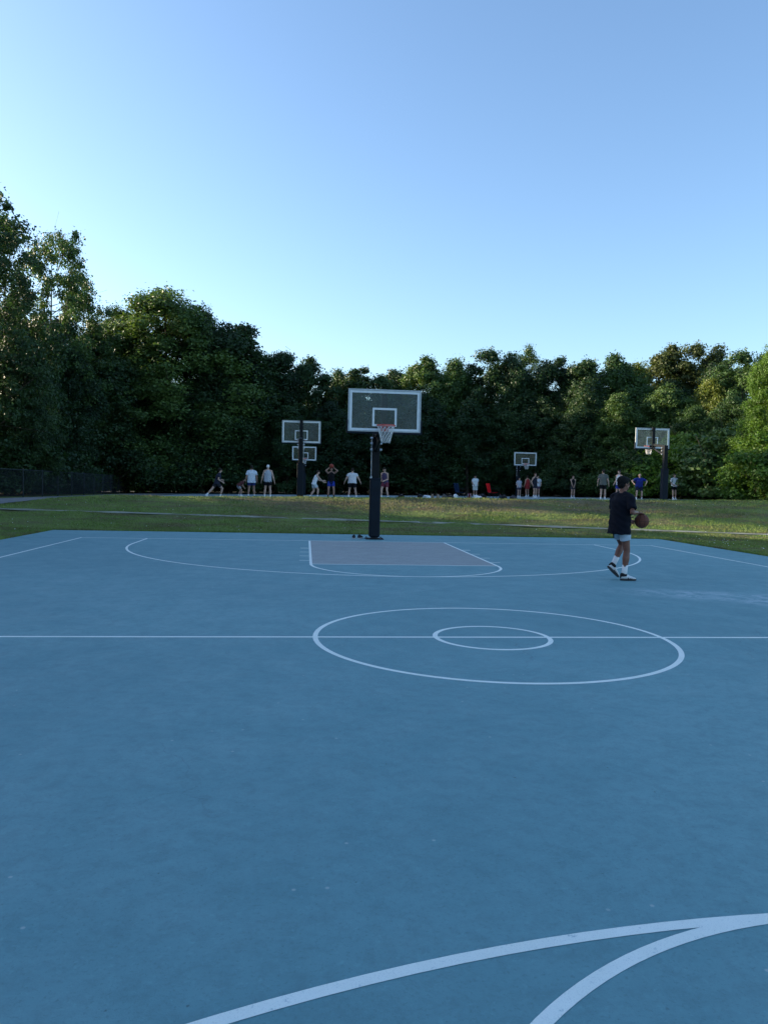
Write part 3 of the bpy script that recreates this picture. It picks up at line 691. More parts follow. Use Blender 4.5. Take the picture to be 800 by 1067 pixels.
# ------------------------------------------------------------------ lawn cover
def make_grass():
    g_ = np.random.default_rng(3)
    def field(n, x0, x1, y0, y1, hgt, wd):
        x = g_.uniform(x0, x1, n); y = g_.uniform(y0, y1, n)
        dens = .5 + .5 * np.sin(x * .9 + 2 * np.sin(y * .8)) * np.sin(y * 1.1 + x * .5)
        k = g_.uniform(0, 1, n) < (.45 + .55 * dens)
        k &= ~((np.abs(x) < 9.25) & (y < 15.42)) & ~((x > -11.35) & (x < 24.95) & (y > 26.15))
        py = np.interp(x, [-42, -12.5, -1.9, 6.1, 13.9, 34], [24.5, 20.1, 18.82, 17.98, 17.0, 14.2]); k &= np.abs(y - py) > .24
        px = np.interp(y, [-2, 11, 17.2, 21.7, 26, 38, 54], [-34, -25, -19.0, -14.7, -13.1, -13.1, -13.4]); k &= np.abs(x - px) > 1.9
        x, y = x[k], y[k]; n = len(x)
        z = g(x, y) + bumps(x, y) - np.where((y < 15.4), .03, 0) - .005
        h = hgt * g_.uniform(.4, 1.3, n) * (.7 + .5 * dens[k]); a = g_.uniform(0, 6.283, n); w_ = wd * g_.uniform(.6, 1.4, n)
        lx, ly = g_.normal(0, .5, n) * h, g_.normal(0, .5, n) * h
        v = np.empty((n, 3, 3)); v[:, 0] = np.stack([x - np.cos(a) * w_, y - np.sin(a) * w_, z], 1); v[:, 1] = np.stack([x + np.cos(a) * w_, y + np.sin(a) * w_, z], 1)
        v[:, 2] = np.stack([x + lx, y + ly, z + h], 1); return v
    v = np.concatenate([field(90000, -15, 20, 15.4, 20, .055, .010), field(90000, -18, 26, 20, 26.2, .06, .014),
                        field(42000, -16, -9.2, 3, 15.5, .055, .010), field(42000, 9.2, 18, 3, 15.5, .055, .010), field(20000, 24.9, 42, 22, 50, .09, .03)])
    # the uncut fringe against the court edge
    def fringe(n, fx, fy):
        t = g_.uniform(0, 1, n); x = fx(t) + g_.normal(0, .03, n); y = fy(t) + g_.normal(0, .03, n); h = .09 * g_.uniform(.4, 1.2, n); a = g_.uniform(0, 6.283, n)
        vv = np.empty((n, 3, 3)); z = g(x, y) - .03
        vv[:, 0] = np.stack([x - np.cos(a) * .012, y - np.sin(a) * .012, z], 1); vv[:, 1] = np.stack([x + np.cos(a) * .012, y + np.sin(a) * .012, z], 1)
        vv[:, 2] = np.stack([x + g_.normal(0, .03, n), y + g_.normal(0, .03, n), z + h], 1); return vv
    v = np.concatenate([v, fringe(9000, lambda t: -9.3 + 18.6 * t, lambda t: 15.47 + 0 * t), fringe(4500, lambda t: -9.30 + 0 * t, lambda t: 3 + 12.4 * t), fringe(4500, lambda t: 9.30 + 0 * t, lambda t: 3 + 12.4 * t)])
    n = len(v); me = bpy.data.meshes.new('grass')
    me.vertices.add(3 * n); me.vertices.foreach_set('co', v.reshape(-1).astype('f')); me.loops.add(3 * n); me.loops.foreach_set('vertex_index', np.arange(3 * n, dtype='i'))
    me.polygons.add(n); me.polygons.foreach_set('loop_start', np.arange(0, 3 * n, 3, dtype='i')); me.update(calc_edges=True); me.materials.append(M['grass'])
    tag(link(bpy.data.objects.new('grass', me)), 'short patchy lawn between the courts', 'grass', kind='stuff')
    # clover heads scattered through the turf
    bm = bmesh.new(); k = 0
    while k < 300:
        side = g_.uniform()
        if side < .30: x, y = g_.normal(-11.6, 1.0), g_.uniform(7, 15.5)
        elif side < .62: x, y = g_.normal(11.2, 1.2), g_.uniform(7, 16)
        else: x, y = g_.uniform(-12, 17), g_.uniform(15.6, 23.5)
        if abs(x) < 9.35 and y < 15.5: continue
        z = float(g(x, y)) - (.03 if y < 15.4 else 0); r_ = g_.uniform(.006, .012)
        bmesh.ops.create_icosphere(bm, subdivisions=1, radius=r_, matrix=Matrix.Translation((x, y, z + g_.uniform(.05, .085)))); k += 1
    tag(from_bm('clover_flowers', bm, M['white']), 'tiny white clover flowers dotted over the lawn', 'flowers', kind='stuff')
make_grass()

# ------------------------------------------------------------------ figures
def loft(bm, rings, n=20, cap=True):
    """rings: (centre, half axis a, half axis b)"""
    rs = []
    for c, a, b_ in rings:
        c, a, b_ = Vector(c), Vector(a), Vector(b_)
        rs.append([bm.verts.new(c + a * math.cos(2 * math.pi * k / n) + b_ * math.sin(2 * math.pi * k / n)) for k in range(n)])
    for i in range(len(rs) - 1):
        for k in range(n): bm.faces.new((rs[i][k], rs[i][(k + 1) % n], rs[i + 1][(k + 1) % n], rs[i + 1][k]))
    if cap: bm.faces.new(rs[0][::-1]); bm.faces.new(rs[-1])
def frame(d, ref):
    d = Vector(d).normalized(); a = Vector(ref) - d * Vector(ref).dot(d)
    a = a.normalized() if a.length > 1e-4 else d.orthogonal().normalized()
    return d, a, d.cross(a)
def limb(bm, p0, p1, prof, ref=(0, 1, 0), flat=1.0, n=14, ends=True):
    """tapered limb; prof = [(t, radius)] along p0-p1, rounded ends"""
    p0, p1 = Vector(p0), Vector(p1); d, a, b_ = frame(p1 - p0, ref); L_ = (p1 - p0).length; rg = []
    if ends:
        r = prof[0][1]
        for q in (1.45, 1.0, .5): rg.append((p0 - d * r * math.sin(q) * .98, a * r * flat * max(.12, math.cos(q)), b_ * r * max(.12, math.cos(q))))
    for t, r in prof: rg.append((p0 + d * L_ * t, a * r * flat, b_ * r))
    if ends:
        r = prof[-1][1]
        for q in (.5, 1.0, 1.45): rg.append((p1 + d * r * math.sin(q) * .98, a * r * flat * max(.12, math.cos(q)), b_ * r * max(.12, math.cos(q))))
    loft(bm, rg, n)
def ell(bm, c, rad, rot=None, seg=20):
    m = Matrix.Translation(c) @ (rot.to_4x4() if rot else Matrix.Identity(4)) @ Matrix.Diagonal((*rad, 1))
    bmesh.ops.create_uvsphere(bm, u_segments=seg, v_segments=seg // 2 + 2, radius=1, matrix=m)
def fuse(name, bm, voxel, mat, parent, smooth=3, warp=None):
    """fuse the overlapping volumes into one continuous surface"""
    bmesh.ops.recalc_face_normals(bm, faces=bm.faces)
    me = bpy.data.meshes.new('t'); bm.to_mesh(me); bm.free(); o = bpy.data.objects.new('t', me); col.objects.link(o)
    md = o.modifiers.new('r', 'REMESH'); md.mode = 'VOXEL'; md.voxel_size = voxel; md.use_smooth_shade = True
    if smooth: s = o.modifiers.new('s', 'SMOOTH'); s.iterations = smooth; s.factor = .5
    dg = bpy.context.evaluated_depsgraph_get(); nm = bpy.data.meshes.new_from_object(o.evaluated_get(dg)); nm.name = name
    bpy.data.objects.remove(o); bpy.data.meshes.remove(me)
    if warp is not None:
        v = np.empty(len(nm.vertices) * 3); nm.vertices.foreach_get('co', v); v = v.reshape(-1, 3); nn = np.empty(len(v) * 3); nm.vertices.foreach_get('normal', nn)
        v += nn.reshape(-1, 3) * warp(v)[:, None]; nm.vertices.foreach_set('co', v.reshape(-1))
    nm.materials.clear(); nm.materials.append(mat); nm.polygons.foreach_set('use_smooth', [True] * len(nm.polygons)); nm.update()
    return link(bpy.data.objects.new(name, nm), parent)
def ik(a, c, l1, l2, pole):
    a, c = Vector(a), Vector(c); d = c - a; D = min(d.length, (l1 + l2) * .999); u = d.normalized()
    x = (l1 * l1 - l2 * l2 + D * D) / (2 * D); h = math.sqrt(max(0, l1 * l1 - x * x)); pl = Vector(pole) - u * Vector(pole).dot(u)
    pl = pl.normalized() if pl.length > 1e-5 else u.orthogonal().normalized()
    return a + u * x + pl * h, a + u * D
CLOTH = {}
def cloth(c, rough=.85):
    k = tuple(round(x, 3) for x in c)
    if k not in CLOTH:
        CLOTH[k] = plain('cloth_%d' % len(CLOTH), c, rough, .14, 7, 0, .15)
    return CLOTH[k]
SK = {}
def skin(c):
    if c not in SK:
        m, nt, b = nodes('skin_%d' % len(SK)); co = coords(nt)
        nt.links.new(ramp(nt, noise(nt, co, 14, 4), [(.3, tuple(x * .85 for x in c)), (.7, tuple(x * 1.12 for x in c))]), b.inputs['Base Color'])
        b.inputs['Roughness'].default_value = .5; b.inputs['Subsurface Weight'].default_value = .1; b.inputs['Subsurface Radius'].default_value = (.02, .008, .004)
        SK[c] = m
    return SK[c]
def hand(bm, wrist, d, nrm, side, curl=.5, s=1.0, spread=.10, curls=None):
    """palm with four unequal fingers and a thumb. d: direction of the hand, nrm: palm normal (fingers close toward it)"""
    d = Vector(d).normalized(); nrm = Vector(nrm); nrm = (nrm - d * nrm.dot(d)).normalized(); w_ = d.cross(nrm) * side   # w_ points to the thumb side
    W_ = Vector(wrist)
    rg = []
    for t, hw, ht in ((-.01, .026, .020), (.02, .032, .018), (.055, .040, .017), (.085, .041, .014), (.095, .034, .009)):
        rg.append((W_ + d * t * s, w_ * hw * s, nrm * ht * s))
    loft(bm, rg, 14)
    for i, (off, ln) in enumerate(((.030, .072), (.010, .080), (-.011, .074), (-.031, .058))):
        base = W_ + (d * .082 + w_ * off) * s; ang = spread * off / .03; fd = (d + w_ * ang).normalized(); p = base; c_ = curls[i] if curls else curl
        for k, fr in enumerate((.45, .30, .25)):
            a = c_ * (k * .75 + .35); dd = fd * math.cos(a) + nrm * math.sin(a); q = p + dd * ln * fr * s * 1.05
            r0 = (.0092 - .0008 * k - (.001 if i == 3 else 0)) * s; limb(bm, p, q, [(0, r0), (1, r0 * .93)], nrm, 1, 10); p = q
    p = W_ + (d * .022 + w_ * .026) * s; td = (d * .72 + w_ * .62 + nrm * .25).normalized()
    for k, ln in enumerate((.040, .032, .026)):
        dd = (td + nrm * .3 * k * (curl + .2) + d * .15 * k).normalized(); q = p + dd * ln * s; limb(bm, p, q, [(0, (.0125 - .0015 * k) * s), (1, (.011 - .0012 * k) * s)], nrm, 1, 10); p = q
DEF = dict(h=1.75, pel=(0, 0, .93), lean=0, side=0, twist=0, ank=((-.10, 0, .09), (.10, 0, .09)), foot=(8, -8), pitch=(0, 0), wri=((-.30, .03, .90), (.30, .03, .90)),
           elbow=((-.35, -1, -.1), (.35, -1, -.1)), look=(0, 0), top='tee', hair='short', bulk=1.0, vox=.011, kneepole=((-.12, 1, 0), (.12, 1, 0)), handn=None, shirt_len=.06, shorts_len=.62)
def person(x, y, az, label, sk=(.50, .31, .23), hairc=(.03, .02, .015), shirt=(.7, .7, .7), shorts=(.02, .02, .025), shoe=(.7, .7, .7), sole=(.75, .75, .75), sock=(.75, .75, .75), z=None, **kw):
    P = dict(DEF); P.update(kw); s = P['h'] / 1.75
    r = empty('person', (x, y, (float(g(x, y)) + .017) if z is None else z), -R(az)); tag(r, label, 'person')
    S = lambda v: Vector(v) * s
    pel = S(P['pel']); ln, sd, tw = R(P['lean']), R(P['side']), R(P['twist'])
    u = Vector((math.sin(sd), math.sin(ln) * math.cos(sd), math.cos(ln) * math.cos(sd))).normalized()
    right = Vector((math.cos(tw), -math.sin(tw), 0)); right = (right - u * right.dot(u)).normalized(); fw = u.cross(right) * 1.0
    if fw.y < 0: fw = -fw
    prt = Vector((1, 0, 0)); bk = P['bulk']; V_ = P['vox']
    mid = pel + u * .20 * s; neckb = pel + u * .53 * s + fw * .005
    sh = [neckb - u * .055 * s + right * .180 * s * q * (.5 + .5 * bk) for q in (-1, 1)]
    hip = [pel + prt * .088 * s * q for q in (-1, 1)]
    knees, anks, elb, wri = [], [], [], []
    for i in (0, 1):
        k, a = ik(hip[i], S(P['ank'][i]), .425 * s, .42 * s, P['kneepole'][i]); knees.append(k); anks.append(a)
        e, w_ = ik(sh[i], S(P['wri'][i]), .29 * s, .255 * s, P['elbow'][i]); elb.append(e); wri.append(w_)
    # ---- body
    bm = bmesh.new()
    loft(bm, [(pel - u * .06 * s, right * .10 * s * bk, fw * .08 * s), (pel, right * .158 * s * bk, fw * .108 * s * bk), (pel + u * .13 * s, right * .138 * s * bk, fw * .098 * s * bk), (pel + u * .28 * s, right * .158 * s * bk, fw * .112 * s * bk),
              (pel + u * .40 * s, right * .172 * s * bk, fw * .105 * s * bk), (pel + u * .475 * s, right * .150 * s, fw * .078 * s), (neckb, right * .075 * s, fw * .062 * s), (neckb + u * .03 * s, right * .05 * s, fw * .05 * s)], 24)
    ly, lp = R(P['look'][0]), R(P['look'][1])
    hf = (fw * math.cos(ly) + right * math.sin(ly)).normalized()
    hu = (u * .5 + Vector((0, 0, .5))).normalized(); hf = (hf - hu * hf.dot(hu)).normalized(); hr = hf.cross(hu)
    hu2 = hu * math.cos(lp) - hf * -math.sin(lp); hf2 = (hf * math.cos(lp) - hu * math.sin(lp)); hu2 = hr.cross(hf2)
    rot = Matrix((hr, hf2, hu2)).transposed()
    hc = neckb + hu * .165 * s + hf * .022 * s
    limb(bm, neckb - u * .02 * s, hc - hu2 * .05 * s, [(0, .062 * s), (.5, .055 * s), (1, .056 * s)], fw, 1, 16)
    H_ = lambda a, b_, c_: hc + rot @ Vector((a, b_, c_)) * s
    ell(bm, H_(0, -.008, .025), (.074 * s, .094 * s, .088 * s), rot); ell(bm, H_(0, .022, -.045), (.055 * s, .066 * s, .066 * s), rot); ell(bm, H_(0, .048, -.083), (.030 * s, .030 * s, .024 * s), rot)
    limb(bm, H_(0, .082, .010), H_(0, .104, -.022), [(0, .009 * s), (1, .0145 * s)], (1, 0, 0), 1, 10)
    for q in (-1, 1): ell(bm, H_(q * .075, -.006, -.005), (.010 * s, .020 * s, .031 * s), rot, 12); ell(bm, H_(q * .014, .098, -.024), (.008 * s, .010 * s, .007 * s), rot, 8)
    limb(bm, H_(-.022, .082, -.054), H_(.022, .082, -.054), [(0, .006 * s), (.5, .0085 * s), (1, .006 * s)], (0, 0, 1), 1, 8)
    for i, q in ((0, -1), (1, 1)):
        limb(bm, hip[i] + Vector((0, 0, .02)), knees[i], [(0, .088 * s * bk), (.25, .086 * s * bk), (.6, .068 * s * bk), (1, .054 * s)], (0, 1, 0), 1.05, 16)
        limb(bm, knees[i], anks[i], [(0, .054 * s), (.12, .052 * s), (.32, .058 * s * bk), (.65, .042 * s), (.9, .034 * s), (1, .036 * s)], (0, 1, 0), 1.08, 16)
        limb(bm, knees[i] + Vector((0, .01, .02)), knees[i] + Vector((0, .012, -.03)), [(0, .048 * s), (1, .046 * s)])
        limb(bm, sh[i] - right * q * .01, elb[i], [(0, .056 * s * bk), (.3, .050 * s * bk), (.75, .042 * s * bk), (1, .038 * s)], (0, 0, 1), 1, 14)
        limb(bm, elb[i], wri[i], [(0, .038 * s), (.2, .041 * s * bk), (.6, .033 * s), (1, .025 * s)], (0, 0, 1), 1, 14)
        limb(bm, neckb - u * .0 * s + right * q * .03, sh[i] + u * .012 * s, [(0, .052 * s), (.5, .045 * s), (1, .045 * s)], fw, 1, 12)
        hn = P['handn'][i] if P['handn'] and P['handn'][i] else None
        dd = (wri[i] - elb[i]).normalized(); nn = Vector(hn[1]) if hn else (right * -q + fw * .15); hd = Vector(hn[0]) if hn else dd
        # thumb must leave on the forward / upper side
        tside = hd.cross(nn).normalized(); want = Vector(hn[2]) if hn else fw
        hand(bm, wri[i], hd, nn, 1 if tside.dot(want) > 0 else -1, hn[3] if hn else .45, s)
    body = fuse('body', bm, V_, skin(sk), r, 2)
    bm = bmesh.new()
    for q in (-1, 1): ell(bm, H_(q * .031, .079, .012), (.0125 * s, .0105 * s, .0085 * s), rot, 10)
    from_bm('eyes', bm, cloth((.05, .04, .035), .3), body, True)
    # ---- hair
    if P['hair'] != 'bald':
        bm = bmesh.new()
        ell(bm, H_(0, -.020, .036), (.082 * s, .096 * s, .090 * s), rot, 24)
        if P['hair'] == 'short': ell(bm, H_(0, -.050, -.012), (.074 * s, .062 * s, .062 * s), rot); ell(bm, H_(0, .035, .080), (.060 * s, .052 * s, .036 * s), rot)
        if P['hair'] == 'thick':
            ell(bm, H_(0, -.030, .052), (.090 * s, .104 * s, .088 * s), rot); ell(bm, H_(0, -.052, -.010), (.078 * s, .064 * s, .070 * s), rot); ell(bm, H_(0, .042, .085), (.068 * s, .055 * s, .040 * s), rot)
            for q in (-1, 1): ell(bm, H_(q * .068, -.004, .035), (.018 * s, .045 * s, .035 * s), rot)
        if P['hair'] == 'long': ell(bm, H_(0, -.060, -.060), (.070 * s, .050 * s, .120 * s), rot); limb(bm, H_(0, -.09, .02), H_(0, -.10, -.2), [(0, .05 * s), (1, .02 * s)])
        if P['hair'] == 'cap': loft(bm, [(H_(0, .05, .05), rot @ Vector((.07 * s, 0, 0)), rot @ Vector((0, .03 * s, .01 * s))), (H_(0, .055, .062), rot @ Vector((.07 * s, 0, 0)), rot @ Vector((0, .11 * s, .0)))])
        fuse('hair', bm, .008 * s if V_ > .008 else .006, cloth(hairc, .75), body, 1, (lambda v: .004 * np.sin(v[:, 0] * 160) * np.sin(v[:, 2] * 140 + v[:, 1] * 90)) if P['hair'] in ('thick', 'short') else None)
    # ---- shirt
    e = 1.0 if P['top'] == 'tank' else 1.14
    lo = -P['shirt_len'] * s; bag = P.get('bag', 1.0)
    bm = bmesh.new()
    hemc = pel + u * lo
    rg = [(hemc, right * .190 * s * bk * e * bag, fw * .138 * s * bk * e * bag), (pel + u * .05 * s, right * .182 * s * bk * e * bag, fw * .132 * s * bk * e * bag), (pel + u * .18 * s, right * .175 * s * bk * e * bag, fw * .128 * s * bk * e * bag),
          (pel + u * .32 * s, right * .180 * s * bk * e, fw * .130 * s * bk * e), (pel + u * .42 * s, right * .188 * s * bk * e * .97, fw * .118 * s * bk * e), (pel + u * .48 * s, right * (.168 if e > 1 else .125) * s, fw * .092 * s), (neckb + u * .012 * s, right * .082 * s, fw * .072 * s)]
    loft(bm, rg, 28)
    if P['top'] == 'tee':
        for i, q in ((0, -1), (1, 1)):
            f = P.get('sleeve', .62); sl = sh[i].lerp(elb[i], f); dv = (sl - sh[i]).normalized()
            d_, a_, b_ = frame(dv, (0, 0, 1) if abs(dv.z) < .8 else (0, 1, 0))
            loft(bm, [(sh[i] - right * q * .07 * s, a_ * .078 * s, b_ * .080 * s), (sh[i] + dv * .01, a_ * .074 * s * bk, b_ * .076 * s * bk), (sh[i].lerp(sl, .6), a_ * .070 * s * bag * bk, b_ * .074 * s * bag * bk), (sl, a_ * .069 * s * bag * bk, b_ * .076 * s * bag * bk)], 18)
            limb(bm, neckb - u * .005 * s + right * q * .045 * s, sh[i] + u * .006 * s, [(0, .058 * s), (.5, .060 * s), (1, .064 * s)], fw, 1, 14)
    wr = P['h'] / 1.75
    fuse('shirt', bm, V_, cloth(shirt), r, 2, lambda v: .006 * np.sin(v[:, 2] * 26 + v[:, 0] * 22 + 3 * np.sin(v[:, 1] * 9)) * np.sin(v[:, 0] * 17 - v[:, 2] * 9) + .004 * np.sin(v[:, 2] * 61 + v[:, 0] * 40))
    # ---- shorts
    SF = P.get('shf', 1)
    bm = bmesh.new()
    loft(bm, [(pel + u * .09 * s, right * .150 * s * bk, fw * .112 * s * bk), (pel, right * .178 * s * bk, fw * .128 * s * bk), (pel - Vector((0, 0, .09)) * s, prt * .182 * s * bk * SF, Vector((0, 1, 0)) * .128 * s * bk)], 26)
    for i, q in ((0, -1), (1, 1)):
        e_ = hip[i].lerp(knees[i], P['shorts_len']); dv = (e_ - hip[i]).normalized(); d_, a_, b_ = frame(dv, (0, 1, 0))
        loft(bm, [(hip[i], a_ * .112 * s * bk * SF, b_ * .098 * s * bk * SF), (hip[i].lerp(e_, .5), a_ * .108 * s * bk * SF, b_ * .100 * s * bk * SF), (e_, a_ * .105 * s * bk * SF, b_ * .100 * s * bk * SF)], 20)
    so_ = fuse('shorts', bm, V_, cloth(shorts), r, 2, lambda v: .004 * np.sin(v[:, 2] * 45 + v[:, 0] * 30))
    if P.get('panel'):      # dark side stripe of the shorts
        so_.data.materials.append(cloth(P['panel'])); ax = Vector((-.80, -.60, 0))
        for f in so_.data.polygons:
            q = f.center - pel
            if f.normal.dot(ax) > .55 and q.dot(ax) > .085 * s: f.material_index = 1
    # ---- socks and shoes
    for i in (0, 1):
        fa, fp = R(P['foot'][i]), R(P['pitch'][i])
        fd = Vector((math.sin(fa) * math.cos(fp), math.cos(fa) * math.cos(fp), -math.sin(fp))); up = Vector((0, 0, 1)); fr_ = fd.cross(up).normalized(); fu = fr_.cross(fd)
        a = anks[i]; sd_ = (knees[i] - a).normalized()
        bm = bmesh.new(); sl_ = P.get('sock_len', .10) * s
        limb(bm, a + sd_ * sl_, a - fu * .02 * s, [(0, .044 * s), (.5, .0405 * s), (1, .042 * s)], fd, 1.1, 16, False)
        from_bm('sock', bm, cloth(sock), r, True)
        K = lambda f_, v_, w_=0: a + (fd * f_ + fu * v_ + fr_ * w_) * s
        bm = bmesh.new()
        loft(bm, [(K(-.062, -.030), fr_ * .016 * s, fu * .020 * s), (K(-.055, -.020), fr_ * .034 * s, fu * .042 * s), (K(-.01, -.014), fr_ * .041 * s, fu * .052 * s), (K(.045, -.026), fr_ * .043 * s, fu * .044 * s), (K(.10, -.042), fr_ * .047 * s, fu * .030 * s),
                  (K(.15, -.050), fr_ * .046 * s, fu * .022 * s), (K(.185, -.055), fr_ * .034 * s, fu * .016 * s), (K(.202, -.058), fr_ * .015 * s, fu * .009 * s)], 20)
        shoe_o = from_bm('shoe', bm, cloth(shoe, .5), r, True)
        bm = bmesh.new(); out = []
        for t in np.linspace(0, 2 * math.pi, 28, endpoint=False):
            f_ = .070 + .140 * math.cos(t); w_ = (.045 if f_ > .06 else .038) * math.sin(t); w_ += .004 * math.cos(t * .5)
            out.append((f_, w_ * 1.06))
        lo_ = [bm.verts.new(K(f_, -.089, w_)) for f_, w_ in out]; hi_ = [bm.verts.new(K(f_ * 1.0, -.062, w_)) for f_, w_ in out]
        for k in range(28): bm.faces.new((lo_[k], lo_[(k + 1) % 28], hi_[(k + 1) % 28], hi_[k]))
        bm.faces.new(lo_[::-1]); bm.faces.new(hi_)
        from_bm('sole', bm, cloth(sole if not isinstance(sole[0], tuple) else sole[i], .6), shoe_o)
        if P.get('collar'):
            bm = bmesh.new()
            loft(bm, [(K(-.066, -.028), fr_ * .020 * s, fu * .024 * s), (K(-.056, -.010), fr_ * .036 * s, fu * .040 * s), (K(-.015, -.002), fr_ * .0445 * s, fu * .050 * s), (K(.022, -.006), fr_ * .044 * s, fu * .047 * s), (K(.045, -.014), fr_ * .036 * s, fu * .036 * s)], 20)
            from_bm('collar', bm, cloth(P['collar'], .8), shoe_o, True)
            for f_ in (.055, .085, .115):
                bm = bmesh.new()
                limb(bm, K(f_, -.066, .047), K(f_ + .012, -.012 - (f_ - .05) * .3, .026), [(0, .007), (1, .006)], (0, 0, 1)); limb(bm, K(f_, -.066, -.047), K(f_ + .012, -.012 - (f_ - .05) * .3, -.026), [(0, .007), (1, .006)], (0, 0, 1))
                from_bm('stripe', bm, cloth(P['collar'], .8), shoe_o, True)
    return r
def basketball(loc, label, c=(.155, .05, .032)):
    r = empty('basketball', loc); tag(r, label, 'ball', 'basketballs')
    bm = bmesh.new(); ell(bm, (0, 0, 0), (.121, .121, .121), None, 40)
    from_bm('ball_skin', bm, plain('ball_leather', c, .6, .15, 30, 0, .3), r, True)
    bm = bmesh.new()
    for ax in range(3):
        tube(bm, [tuple(np.roll([.1205 * math.cos(a), .1205 * math.sin(a), .0 if ax != 1 else .0], ax)) for a in np.linspace(0, 2 * math.pi, 49)], .0028, 5, False)
    for q in (-1, 1): tube(bm, [(q * (.062 + .02 * math.cos(2 * a)), *(math.sqrt(.1205 ** 2 - (.062 + .02 * math.cos(2 * a)) ** 2) * np.array([math.cos(a), math.sin(a)]))) for a in np.linspace(0, 2 * math.pi, 49)], .0028, 5, False)
    from_bm('seams', bm, M['steel'], r, True)
    return r

LIGHT = (.50, .31, .23); TAN = (.36, .20, .14); DARKS = (.19, .072, .045)
boy = person(3.385, 4.84, 62, 'boy in black tee and light blue shorts on the near court, hand over a ball', DARKS, (.006, .005, .005), (.004, .005, .011), (.42, .49, .56), (.72, .72, .72), (.05, .05, .055),
    (.78, .78, .78), z=.003, h=1.76, vox=.0075, hair='thick', pel=(-.01, .01, .925), lean=3, side=1, twist=4, look=(14, 4), ank=((-.145, .045, .225), (.10, .03, .09)), foot=(24, 30), pitch=(42, 0),
    wri=((-.10, .30, 1.02), (.215, .175, 1.145)), elbow=((-.8, -.6, -.3), (.5, -1, -.3)), handn=(None, ((.12, .98, -.10), (.05, -.08, -1), (-1, .2, 0), .42)), bag=.99, shf=.90, shirt_len=.150, sleeve=.80, shorts_len=.60, sock_len=.17, panel=(.02, .022, .03), collar=(.015, .015, .017))
# the ball sits under the palm
bl = Vector((.225, .285, 1.015)); a_ = -R(62); bw = Vector((bl.x * math.cos(a_) - bl.y * math.sin(a_), bl.x * math.sin(a_) + bl.y * math.cos(a_), bl.z)) + Vector((3.385, 4.84, 0))
basketball(bw, 'brown basketball under the hand of the boy on the near court')

person(-6.72, 34.2, 75, 'running player in a dark navy tee and shorts, leftmost of all the people', LIGHT, (.02, .015, .01), (.022, .026, .045), (.02, .022, .03), h=1.74, pel=(0, 0, .80), lean=14, ank=((.02, -.58, .10), (-.05, .20, .09)), kneepole=((0, 1, -.1), (0, 1, 0)),
    foot=(0, 0), pitch=(35, 0), wri=((-.26, .28, .98), (.22, .25, .86)), look=(0, 5), hair='thick')
person(-6.04, 40.5, 70, 'child in dark red bending forward, left of the white shirted player in blue shorts', TAN, (.02, .015, .01), (.10, .03, .03), (.3, .3, .32), h=1.35, pel=(0, -.12, .86), lean=48, ank=((-.12, -.05, .09), (.12, .08, .09)),
    wri=((-.10, .38, .72), (.12, .36, .70)), look=(0, -20))
person(-4.88, 34.3, -8, 'player in white tee and navy shorts seen from behind, left of the grey shirt', TAN, (.02, .015, .01), (.62, .66, .72), (.02, .035, .13), h=1.78, ank=((-.16, 0, .09), (.17, .05, .09)), shoe=(.05, .05, .06), bulk=1.06, sleeve=.7, look=(8, 6), shirt_len=.12)
person(-3.97, 33.6, 4, 'player in a grey sleeveless shirt, black shorts and white cap, seen from behind', LIGHT, (.75, .72, .70), (.40, .42, .46), (.006, .006, .008), h=1.80, hair='cap', bulk=1.10, top='tank', ank=((-.16, 0, .09), (.15, 0, .09)), wri=((-.33, .03, .88), (.34, .04, .88)), shirt_len=.09)
person(-1.44, 34.6, 82, 'slim player in a white tank top, right of the left rear pole, hands held out', LIGHT, (.03, .02, .015), (.72, .72, .72), (.45, .50, .52), h=1.66, top='tank', pel=(0, -.06, .86), lean=20, ank=((-.08, -.28, .09), (.10, .14, .09)), wri=((-.12, .50, 1.02), (.16, .52, .92)), elbow=((-.3, -.5, -1), (.3, -.5, -1)),
    handn=(((0, 1, .1), (.6, 0, .6), (0, 0, 1), .2), ((0, 1, 0), (-.6, 0, .6), (0, 0, 1), .2)), shoe=(.05, .05, .05))
person(-.52, 35.4, 178, 'player in a black tank top and blue shorts shooting a ball overhead', TAN, (.02, .015, .01), (.006, .006, .008), (.02, .045, .30), h=1.80, top='tank', ank=((-.16, .03, .09), (.16, -.03, .09)), pel=(0, 0, .90), wri=((-.13, .17, 1.66), (.13, .17, 1.66)), elbow=((-1, .5, -.5), (1, .5, -.5)),
    handn=(((.15, .1, 1), (.9, .2, 0), (0, -1, 0), .3), ((-.15, .1, 1), (-.9, .2, 0), (0, -1, 0), .3)), shoe=(.03, .03, .03), sock=(.06, .06, .06), look=(0, -12), shirt_len=.1)
basketball((-.52 - .0, 35.4 - .19, float(g(-.52, 35.4)) + 1.83), 'reddish ball raised in both hands by the player in blue shorts', (.30, .055, .035))
person(.65, 35.0, 6, 'heavy set player in a white tee and black shorts, arms out, head lowered', LIGHT, (.02, .015, .01), (.62, .60, .60), (.006, .006, .008), h=1.74, bulk=1.16, lean=10, pel=(0, -.03, .90), ank=((-.20, 0, .09), (.24, .10, .09)), wri=((-.44, .02, .90), (.46, .06, .92)), look=(0, 26), sleeve=.55, hair='thick')
person(2.34, 33.5, -150, 'player in a purple tank top and dark red shorts, half hidden by the nearest pole', LIGHT, (.02, .015, .01), (.075, .055, .11), (.14, .03, .05), h=1.78, top='tank', lean=14, pel=(0, -.04, .89), ank=((-.16, -.10, .09), (.14, .16, .09)), wri=((-.08, .26, .98), (.10, .26, 1.0)), look=(-20, 18))
